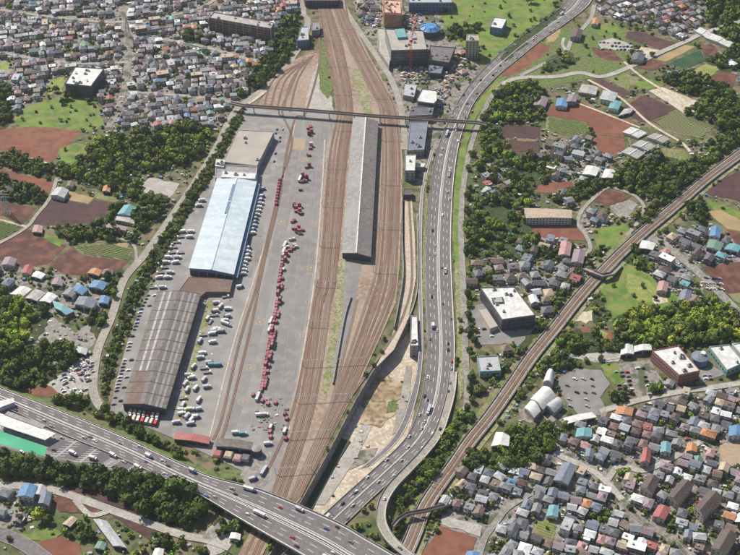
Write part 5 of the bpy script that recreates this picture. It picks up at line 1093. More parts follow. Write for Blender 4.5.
def xf(src, dst, x, y, a):
    cs, sn = math.cos(a), math.sin(a); o = len(dst.v)
    dst.v += [(x+p[0]*cs-p[1]*sn, y+p[0]*sn+p[1]*cs, p[2]) for p in src.v]; mp = [dst.mi(m) for m in src.mats]
    dst.f += [tuple(i+o for i in f) for f in src.f]; dst.m += [mp[k] for k in src.m]
NH = 0
for x, y, w, d, a, row in HL:
    rn = R.choices(RNAMES, RW)[0]; wm = R.choices(WALLS, WWT)[0]; h = R.choice((5.4, 5.6, 5.8, 3.2, 8.2 if R.random() < .25 else 5.6)); kind = R.choices(('hip', 'gable', 'flat'), (5, 4, 1.3))[0]
    if w > 13: kind = 'flat'; h = 8.4; rn = R.choice(('pale grey', 'grey', 'white', 'tan'))
    wb, rb = MB(), MB(); house_geo(R, w, d, rn, wm, h, kind, wb, rb, True)
    if NH < 300:
        o = empty('house', (x, y, 0), a); wb.build('wall', o); rb.build('roof', o)
        want(o, f"{wm[5:]}-walled {rn}-roofed {dict(hip='hipped', gable='gabled', flat='flat-topped')[kind]} {'bungalow' if h < 4 else 'house'}", 'house', 'small houses of the town'); NH += 1
    else: xf(wb, rest_w, x, y, a); xf(rb, rest_r, x, y, a)
o = rest_w.build('distant_houses', kind='stuff', label='closely packed small houses filling the farther town blocks', cat='houses'); rest_r.build('roofs', o, kind='stuff')
print('houses', len(HL))
# ============================================================ vehicles
CMB = {}; XC = MB()
def car_mesh(colr, kei=False):
    mb = MB(); m = 'car_'+colr; L, Wd = (3.6, 1.6) if kei else (4.5, 1.8)
    mb.box((0, 0, .35), (L, Wd, .55), m, 0, .96); mb.box((-.15, 0, .9), (L*.58, Wd*.92, .5), 'car_glass', 0, .84); mb.box((-.2, 0, 1.4), (L*.44, Wd*.74, .09), m)
    for sx in (-1, 1):
        for sy in (-1, 1):
            n = 8; V = [(sx*L*.32+.33*math.cos(k*.785), sy*Wd*.5-.12*(sy > 0)+e, .33+.33*math.sin(k*.785)) for e in (0, .12 if sy < 0 else .14) for k in range(n)]
            mb.add(V, [tuple(range(n)), tuple(reversed(range(n, 2*n)))]+[(i, n+i, n+(i+1) % n, (i+1) % n) for i in range(n)], 'tyre')
    mb.box((L*.47, 0, .55), (.12, Wd*.8, .16), 'sheet_white'); mb.box((-L*.47, 0, .6), (.1, Wd*.8, .14), 'crane_red')
    CMB[(colr, kei)] = mb; me = bpy.data.meshes.new('car'); me.from_pydata(mb.v, [], mb.f)
    for q in mb.mats: me.materials.append(M[q])
    me.polygons.foreach_set('material_index', mb.m); return me
CM = {(c, k): car_mesh(c, k) for c in ('white', 'silver', 'black', 'grey', 'red', 'blue') for k in (False, True)}
CARN = [0]
def car(x, y, z, a, near=None, where='', colr=None, grp='cars'):
    colr = colr or R.choices(('white', 'silver', 'black', 'grey', 'red', 'blue'), (24, 24, 20, 20, 4, 6))[0]; k = R.random() < .3
    if CARN[0] >= 298:
        src = CMB[(colr, k)]; t = MB(); t.v = [(p[0], p[1], p[2]+z) for p in src.v]; t.f = src.f; t.m = src.m; t.mats = src.mats; xf(t, XC, x, y, a); return
    o = put('car', CM[(colr, k)], None, (x, y, z), a); want(o, f"{colr} {'compact' if k else 'car'} {where}".strip(), 'car', grp, near); CARN[0] += 1
def mesh_of(mb, name):
    me = bpy.data.meshes.new(name); me.from_pydata(mb.v, [], mb.f)
    for q in mb.mats: me.materials.append(M[q])
    if len(mb.mats) > 1: me.polygons.foreach_set('material_index', mb.m)
    return me
TM = {}
def truck(x, y, z, a, cabc, boxc, near=None, where='in the freight yard', big=False, grp='trucks'):
    L = 11.5 if big else 7.5; key = (cabc, boxc, big)
    if key not in TM:
        c = MB(); c.box((L/2-.9, 0, .7), (1.7, 2.2, 1.9), 'car_'+cabc, 0, .95); c.box((L/2-.1, 0, 1.55), (.12, 1.9, .8), 'car_glass')
        b = MB(); b.box((-.95, 0, 1.0), (L-2.2, 2.4, 2.4 if boxc != 'flat' else .35), 'sheet_white' if boxc == 'white' else ('car_'+boxc if boxc in CARC else 'sheet_grey'))
        if boxc == 'flat': b.box((-.95, 1.15, 1.35), (L-2.2, .1, .4), 'steel_grey'); b.box((-.95, -1.15, 1.35), (L-2.2, .1, .4), 'steel_grey')
        ch = MB(); ch.box((-.2, 0, .6), (L-.6, .9, .4), 'dark_steel')
        for sx in (L*.36, -L*.26, -L*.38):
            for sy in (-1, 1): ch.box((sx, sy*.95, 0), (.95, .3, .95), 'tyre', 0, .8)
        TM[key] = [mesh_of(c, 'cab'), mesh_of(b, 'cargo_box'), mesh_of(ch, 'chassis')]
    o = empty('truck', (x, y, z), a)
    for me in TM[key]: put(me.name.split('.')[0], me, o)
    want(o, f"{'long ' if big else ''}{cabc}-cabbed {'flatbed' if boxc == 'flat' else boxc+'-box'} truck {where}", 'truck', grp, near)
YM = ['the pale blue shed', 'the striped brown shed', 'the red-roofed yard office', 'the long footbridge']
def heading(a, b): return math.atan2(b.y-a.y, b.x-a.x)
def drive(A, B, lanes, n, z, near, where, zf=False, lo=0, hi=1):
    m = len(A)
    for k in range(n):
        s = (lo+(hi-lo)*(k+R.random())/n)*(m-2); i = int(s); f = s-i; t = R.choice(lanes)
        p0, p1 = A[i].lerp(B[i], t), A[i+1].lerp(B[i+1], t); p = p0.lerp(p1, f); hd = heading(p0, p1)+(0 if t < .5 else math.pi)
        if R.random() < .14: truck(p.x, p.y, p.z+z, hd, R.choice(('white', 'blue', 'white')), R.choice(('white', 'silver', 'flat')), near, where, R.random() < .4)
        else: car(p.x, p.y, p.z+z, hd, near, where)
drive(KA, KB, (.10, .24, .38, .62, .76, .9), 74, .60, None, 'on the ring road', lo=.08, hi=.98)
drive(XA, XB, (.1, .24, .37, .63, .77, .9), 14, .05, None, 'on the expressway', lo=.1)
drive(YA, YB, (.1, .24, .37, .63, .77, .9), 16, .05, None, 'on the expressway bridge', hi=.75)
for i in (14, 34, 50): p = RP[i]; car(p.x, p.y, p.z+.7, heading(RP[i], RP[i+1]), None, 'on the ramp viaduct')
# rest area
for x, y in ((22, 452), (54, 450), (73, 454), (93, 459), (113, 456), (62, 438), (95, 441), (124, 462), (138, 468), (146, 462), (165, 474), (28, 434), (40, 432), (163, 461), (20, 426)):
    p = G(x, y, ZE); a = R.uniform(-.6, -.3)
    if x in (73, 93, 138, 113): truck(p.x, p.y, ZE-.12, a, 'white', 'white', ['the expressway rest area', 'the green court'], 'in the rest area', False)
    else: car(p.x, p.y, ZE-.10, a, ['the expressway rest area', 'the green court'], 'in the rest area')
# yard
def xl(tab, y): return lerp_at([(b, a) for a, b in tab], y)
def interp(tab, y):
    for (y0, x0), (y1, x1) in zip(tab, tab[1:]):
        if y0 <= y <= y1: return x0+(x1-x0)*(y-y0)/(y1-y0)
HEDX = [(105, 245), (150, 222), (185, 205), (215, 187), (250, 167), (280, 152), (310, 137), (350, 124), (385, 114), (412, 108)]
SHL = [(178, 215), (268, 187), (292, 170)]
y = 186.0
while y < 292:
    x = interp(HEDX, y)+5+R.uniform(0, 2); xe = interp(SHL, y)-5 if y < 290 else 176
    while x < xe:
        if R.random() < (.8 if y > 225 else .45): p = G(x, y); truck(p.x, p.y, .45, R.choice((.12, math.pi+.12))+R.uniform(-.08, .08), 'white', R.choice(('white', 'white', 'silver', 'flat')), YM, 'beside the hedge')
        x += R.uniform(8.6, 10)
    y += 5.2 if y < 250 else 5.0
y = 296.0
while y < 408:
    x = interp(HEDX, y)+4
    for k in range(2):
        if R.random() < .72:
            p = G(x+k*6.5, y)
            if k == 0 or R.random() < .35: car(p.x, p.y, .45, .3+R.uniform(-.1, .1)+(math.pi if R.random() < .5 else 0), YM, 'along the hedge', R.choice(('white', 'silver', 'black', 'grey', 'blue', 'grey')))
    y += 3.4
y = 122.0
while y < 164:
    for k in range(5):
        x = 258+k*7-(y-122)*.32+R.uniform(-1, 1)
        if x > 275-(y-130)*.5 and R.random() < .72: p = G(x, y); car(p.x, p.y, .45, 1.25+R.uniform(-.1, .1), YM, 'in the upper yard', R.choice(('white', 'silver', 'grey', 'blue')))
    y += 4.0
for k in range(24):
    y = 190+k*3.7; x = 261-(y-181)*.247+3+R.uniform(0, 2.5)
    if R.random() < .8: p = G(x, y); truck(p.x, p.y, .45, .15+R.uniform(-.15, .15), R.choice(('blue', 'white', 'white', 'silver')), R.choice(('white', 'silver', 'silver', 'white', 'flat')), YM, 'against the shed wall')
for k in range(48):
    y = R.uniform(284, 425); t = (y-284)/141; x = 205-45*t+R.choice((2, 14, 17, 24, 30))*1.05+R.uniform(-2, 2)
    if y > 292 and x < 201-(y-292)*.31+7: continue
    p = G(x, y); truck(p.x, p.y, .45, R.choice((.2, 1.25, 1.25, .2, math.pi+.2))+R.uniform(-.12, .12), R.choice(('white', 'white', 'blue', 'silver', 'cream', 'white')), R.choice(('white', 'white', 'silver', 'flat', 'silver', 'cream', 'white', 'silver')), YM, 'right of the striped shed' if False else 'on the apron')
for k in range(7):
    for r_ in (0, 1):
        p = G(131+k*4.4-r_*1.5, 413+k*.8+r_*6.0); truck(p.x, p.y, .45, 1.45+R.uniform(-.05, .05), 'white', R.choice(('white', 'silver', 'cream', 'red', 'white')), YM, 'at the shed front')
for x, y, a in ((240, 288, .3), (228, 310, .1), (226, 325, -.5), (222, 332, -.5), (212, 366, .1), (218, 366, .1), (207, 388, .2), (236, 434, .1), (243, 435, .1), (271, 428, 1.3), (285, 432, 1.3), (268, 445, .1), (264, 472, 1.2), (262, 416, .1), (196, 418, .1), (253, 480, .4)):
    p = G(x, y); truck(p.x, p.y, .45, a, R.choice(('white', 'blue', 'silver')), R.choice(('white', 'silver', 'white', 'teal')), YM, 'in the open yard', R.random() < .2)
# car parks
def lot(x0, y0, x1, y1, nx, ny, ang, where, fill=.7, near=None):
    for i in range(nx):
        for j in range(ny):
            if R.random() < fill: p = G(x0+(x1-x0)*(i+.5)/nx+(j*1.0), y0+(y1-y0)*(j+.5)/ny+i*.15); car(p.x, p.y, .42, ang+R.uniform(-.06, .06), near, where)
lot(598, 41, 632, 51, 9, 3, .6, 'in the hill-road lot', .75); lot(612, 366, 646, 396, 6, 7, .25, 'in the office lot', .55)
lot(562, 376, 596, 410, 4, 5, -.5, 'in the grey lot', .45); lot(704, 276, 722, 292, 5, 3, -.6, 'parked by the road', .8); lot(472, 312, 492, 340, 3, 4, .2, 'in the yard', .45)
lot(100, 86, 122, 114, 4, 6, .2, 'in the gridded lot', .5); lot(702, 374, 722, 381, 4, 2, .2, 'in the small lot', .6)
for k in range(150):
    px, py = R.uniform(48, 94), R.uniform(350, 397); p = G(px, py)
    if inpoly(np.array([px]), np.array([py]), [(50, 385), (70, 370), (90, 352), (94, 370), (88, 392), (70, 396)])[0]: car(p.x, p.y, .42, .6+R.choice((0, 1.57))+R.uniform(-.1, .1), None, 'in the scrap yard')
for k in range(1500):
    px, py = R.uniform(-20, 760), R.uniform(-10, 570); p = G(px, py)
    if any(inpoly(np.array([px]), np.array([py]), TOWN[t])[0] for t in ('nw', 'se', 'ne', 'mid', 'west2', 'right', 'wl', 'top')) and not taken(p.x, p.y, 2): car(p.x, p.y, .42, R.choice((.3, 1.87, -.4, 1.17))+R.uniform(-.1, .1), None, 'in a town lane')
XC.build('parked_cars', kind='stuff', label='cars parked in the lanes and yards between houses')
# ============================================================ containers on the yard
CN = {}
def cont_mesh(m):
    if m in CN: return CN[m]
    mb = MB(); mb.box((0, 0, 0), (3.7, 2.45, 2.5), m)
    for k in range(5): mb.box((-1.5+k*.75, 1.26, .2), (.25, .08, 2.1), m); mb.box((-1.5+k*.75, -1.26, .2), (.25, .08, 2.1), m)
    for sx in (-1, 1):
        for sy in (-1, 1): mb.box((sx*1.8, sy*1.18, 0), (.16, .16, 2.6), 'dark_steel')
    mb.box((1.9, 0, .3), (.06, .1, 2), 'sheet_white'); CN[m] = mesh_of(mb, 'container'); return CN[m]
CNT = [0]
def cont(px, py, m=None, lev=0, a=None, spread=1.2):
    m = m or R.choices(('container_red', 'container_maroon', 'container_pale'), (10, 3, 1.3))[0]; p = G(px, py)
    x, y = p.x+R.uniform(-.3, .3), p.y+R.uniform(-.3, .3); a = .1+R.uniform(-.05, .05) if a is None else a
    for l in range(lev+1):
        o = put('container', cont_mesh(m), None, (x, y, .47+2.6*l), a)
        o2 = {'container_red': 'crimson', 'container_maroon': 'maroon', 'container_pale': 'pale'}[m]
        want(o, f"{'upper' if l else 'bottom'} {o2} ribbed container", 'container', 'freight containers on the yard', YM+['the long platform roof', 'the bottom orange-brown field', 'the expressway rest area']); CNT[0] += 1
ROW = [(255, 286), (280, 282), (308, 279), (345, 272), (380, 266), (394, 263)]
y = 255.0
while y < 393:
    x = interp(ROW, y); gap = (296 < y < 299) or (324 < y < 329) or (386 < y < 388)
    if not gap:
        n = R.choice((1, 1, 2, 2, 2)) if y > 296 else R.choice((1, 1, 2))
        for k in range(n): cont(x-2.5+k*2.9+R.uniform(-.15, .15), y+R.uniform(-.2, .2), lev=1 if R.random() < .15 else 0, a=1.33+R.uniform(-.04, .04))
    y += 3.1
for (x, y), n in (((309, 128), 3), ((308, 134), 2), ((306, 148), 2), ((305, 157), 2), ((306, 168), 2), ((303, 178), 3), ((301, 184), 3), ((297, 191), 1), ((295, 209), 5), ((296, 214), 4), ((293, 222), 2), ((294, 230), 5), ((298, 233), 4), ((291, 241), 2), ((293, 247), 2), ((288, 250), 3)):
    for k in range(n): cont(x+R.uniform(-1, 5), y+R.uniform(-2, 2), 'container_pale' if 240 < y < 250 else None, 1 if R.random() < .3 else 0)
for x, y in ((268, 405), (270, 428), (270, 433), (271, 438), (285, 415), (286, 440), (287, 420), (258, 398), (253, 396), (262, 402), (276, 404)): cont(x, y, None, 0, 1.3)
for k in range(9): cont(279.5-k*.4, 181+k*3.0, 'container_maroon', 0, 1.35)
# white flatbed wagons in the row
for x, y in ((285, 246), (284, 252), (271, 322), (270, 330), (258, 398), (300, 180)): p = G(x, y); truck(p.x, p.y, .45, 1.35, 'silver', 'white', YM, 'in the container row', True)
# ============================================================ scrap, pallets, garden walls: nobody could count them
def clutter(name, polys, n, mats, s0, s1, label, hmax=1.8, zb=0.0, avoid=False):
    mb = MB()
    for poly in polys:
        P = GP(poly, zb); xs, ys = [p.x for p in P], [p.y for p in P]; k = 0; ar = abs(sum(P[i].x*P[i-1].y-P[i-1].x*P[i].y for i in range(len(P))))/2; lim = int(n*ar/1000) if n < 20 else n
        for _ in range(lim*6):
            x, y = R.uniform(min(xs), max(xs)), R.uniform(min(ys), max(ys))
            if not inpoly(np.array([x]), np.array([y]), P)[0] or (avoid and taken(x, y, 1)): continue
            s = R.uniform(s0, s1); mb.box((x, y, zb+.2), (s*R.uniform(.6, 1.8), s, R.uniform(.4, hmax)), R.choice(mats), R.uniform(-.5, .5) if s > 2 else R.uniform(0, 3.14), R.uniform(.7, 1)); k += 1
            if k >= lim: break
    mb.build(name, kind='stuff', label=label)
clutter('scrap', [[(47, 385), (70, 368), (90, 350), (94, 370), (88, 394), (70, 398)][:0] or [(80, 352), (88, 348), (92, 356), (84, 362)], [(28, 330), (50, 315), (72, 330), (84, 340), (76, 346), (48, 343), (32, 352)], [(78, 330), (96, 322), (96, 340), (88, 350), (78, 342)]], 16, ['sheet_white', 'sheet_pale', 'sheet_mauve', 'wall_grey', 'sheet_brown', 'concrete'], .7, 2.8, 'pale scrap and building waste heaped in the yard')
clutter('scrap', [TOWN['junk'], TOWN['tri'], [(500, 420), (520, 400), (540, 420), (520, 430)]], 13, ['sheet_white', 'sheet_pale', 'wall_grey', 'sheet_brown', 'concrete', 'wall_cream', 'roof_teal'], .8, 3.2, 'pale scrap and sheds scattered by the red field', avoid=True)
clutter('building_material', [[(362, 425), (376, 428), (372, 445), (352, 470), (330, 500), (312, 505), (335, 470)], [(392, 380), (410, 370), (408, 400), (396, 420)]], 8, ['sheet_white', 'concrete', 'sheet_beige', 'sheet_brown', 'wall_cream', 'steel_grey'], .8, 3.2, 'site materials lying on the sandy floor', zb=ZP)
clutter('building_material', [[(395, 66), (425, 66), (430, 84), (404, 84)], [(448, 50), (466, 60), (450, 90), (436, 80)], [(360, 2), (384, 10), (378, 28), (362, 24)], [(400, 14), (420, 6), (424, 28), (404, 28)], [(436, 88), (450, 90), (440, 110), (436, 110)]], 90, ['sheet_white', 'crane_orange', 'sheet_pale', 'sheet_brown', 'scaffold_net', 'steel_grey', 'concrete_dull', 'car_blue'], .8, 3.6, 'site huts and materials around the unfinished block', 2.6, avoid=True)
clutter('yard_goods', [[(196, 300), (232, 296), (214, 360), (190, 420), (172, 420), (190, 350)], [(260, 398), (290, 398), (284, 432), (250, 430)]], 40, ['sheet_rust', 'container_red', 'sheet_pale', 'paint_orange', 'sheet_white', 'roof_green', 'sheet_brown'], .8, 2.4, 'pallets and goods lying about the yard', 1.4)
clutter('garden_clutter', [TOWN['se'], TOWN['nw'], TOWN['ne'], TOWN['mid'], TOWN['west2'], TOWN['right']], 12, ['wall_white', 'concrete', 'wall_grey', 'wall_cream', 'sheet_pale', 'wall_brown', 'car_silver', 'car_black', 'roof_grey', 'wall_pink', 'car_white', 'sheet_white', 'roof_red', 'roof_blue', 'wall_white', 'roof_pink'], .7, 2.6, 'sheds, walls and parked things between the houses', 1.7, avoid=True)
RURAL = [[(470, 80), (700, 60), (760, 110), (740, 150), (560, 330), (470, 350)], [(600, 150), (760, 130), (760, 320), (560, 340)], [(-20, 90), (110, 100), (240, 110), (100, 390), (-20, 390)], [(500, 340), (620, 340), (600, 420), (480, 420)], [(-20, 480), (200, 530), (220, 570), (-20, 570)]]
clutter('farm_clutter', RURAL, 5, ['sheet_white', 'sheet_pale', 'wall_grey', 'sheet_brown', 'concrete', 'roof_teal', 'roof_blue', 'wall_cream', 'roof_brown'], .8, 3.4, 'small sheds, vinyl tunnels and tools scattered over the farmland', 2.2, avoid=True)
# ============================================================ trees
def crown_variants(K=7, n=230, wk=1.0):
    out = []
    for k in range(K):
        rr = random.Random(40+k); V = []; F = []
        lob = [(rr.uniform(-.62, .62), rr.uniform(-.62, .62), rr.uniform(-.25, .45), rr.uniform(.28, .52)) for _ in range(9)]
        def surf(d):
            b = .30
            for lx, ly, lz, lr in lob:
                c = Vector((lx, ly, lz)); pr = d.dot(c); disc = pr*pr-(c.dot(c)-lr*lr)
                if disc > 0: b = max(b, pr+math.sqrt(disc))
            return b
        gold = math.pi*(3-math.sqrt(5))
        for i in range(n):                     # leaf clumps on and inside the lobes
            z = 1-1.72*(i+.5)/n; r = math.sqrt(max(0, 1-z*z)); d = Vector((r*math.cos(i*gold), r*math.sin(i*gold), z)).normalized()
            s = surf(d)*rr.uniform(.72, 1.06); p = d*s; p.z *= .85; q = (d+Vector((rr.uniform(-.7, .7), rr.uniform(-.7, .7), rr.uniform(-.3, .7)))).normalized()
            t = q.cross(Vector((rr.uniform(-1, 1), rr.uniform(-1, 1), rr.uniform(-1, 1)))).normalized(); u = q.cross(t); w = rr.uniform(.09, .17)*wk; o = len(V)
            V += [tuple(p+t*w*a+u*w*b) for a, b in ((-1, -.7), (.9, -1), (1, .8), (-.6, 1))]; F.append((o, o+1, o+2, o+3))
        o = len(V); nr, ns = 9, 5                  # inner mass so that the ground does not show through everywhere
        for a in range(1, ns+1):
            ph = math.pi*a/(ns+1)*.9
            for b in range(nr): th = 2*math.pi*b/nr; d = Vector((math.sin(ph)*math.cos(th), math.sin(ph)*math.sin(th), math.cos(ph))); s = surf(d)*rr.uniform(.70, .86); V.append((d.x*s, d.y*s, d.z*s*.85))
        V.append((0, 0, surf(Vector((0, 0, 1)))*.7)); tp = len(V)-1
        for a in range(ns-1):
            for b in range(nr): F.append((o+a*nr+b, o+(a+1)*nr+b, o+(a+1)*nr+(b+1) % nr, o+a*nr+(b+1) % nr))
        for b in range(nr): F.append((tp, o+b, o+(b+1) % nr, tp))
        F = [f if f[0] != f[3] else f[:3] for f in F]
        out.append((np.array(V), F))
    return out
CV = crown_variants(); CV2 = crown_variants(7, 120, 1.3); CV3 = crown_variants(5, 40, 1.9)
TINT = {'dark': (.060, .090, .021), 'mid': (.10, .145, .027), 'olive': (.125, .145, .034), 'bright': (.175, .25, .032), 'lime': (.28, .31, .04)}
TNAME = {'dark': 'dark green', 'mid': 'mid green', 'olive': 'olive green', 'bright': 'bright green', 'lime': 'yellow-green'}
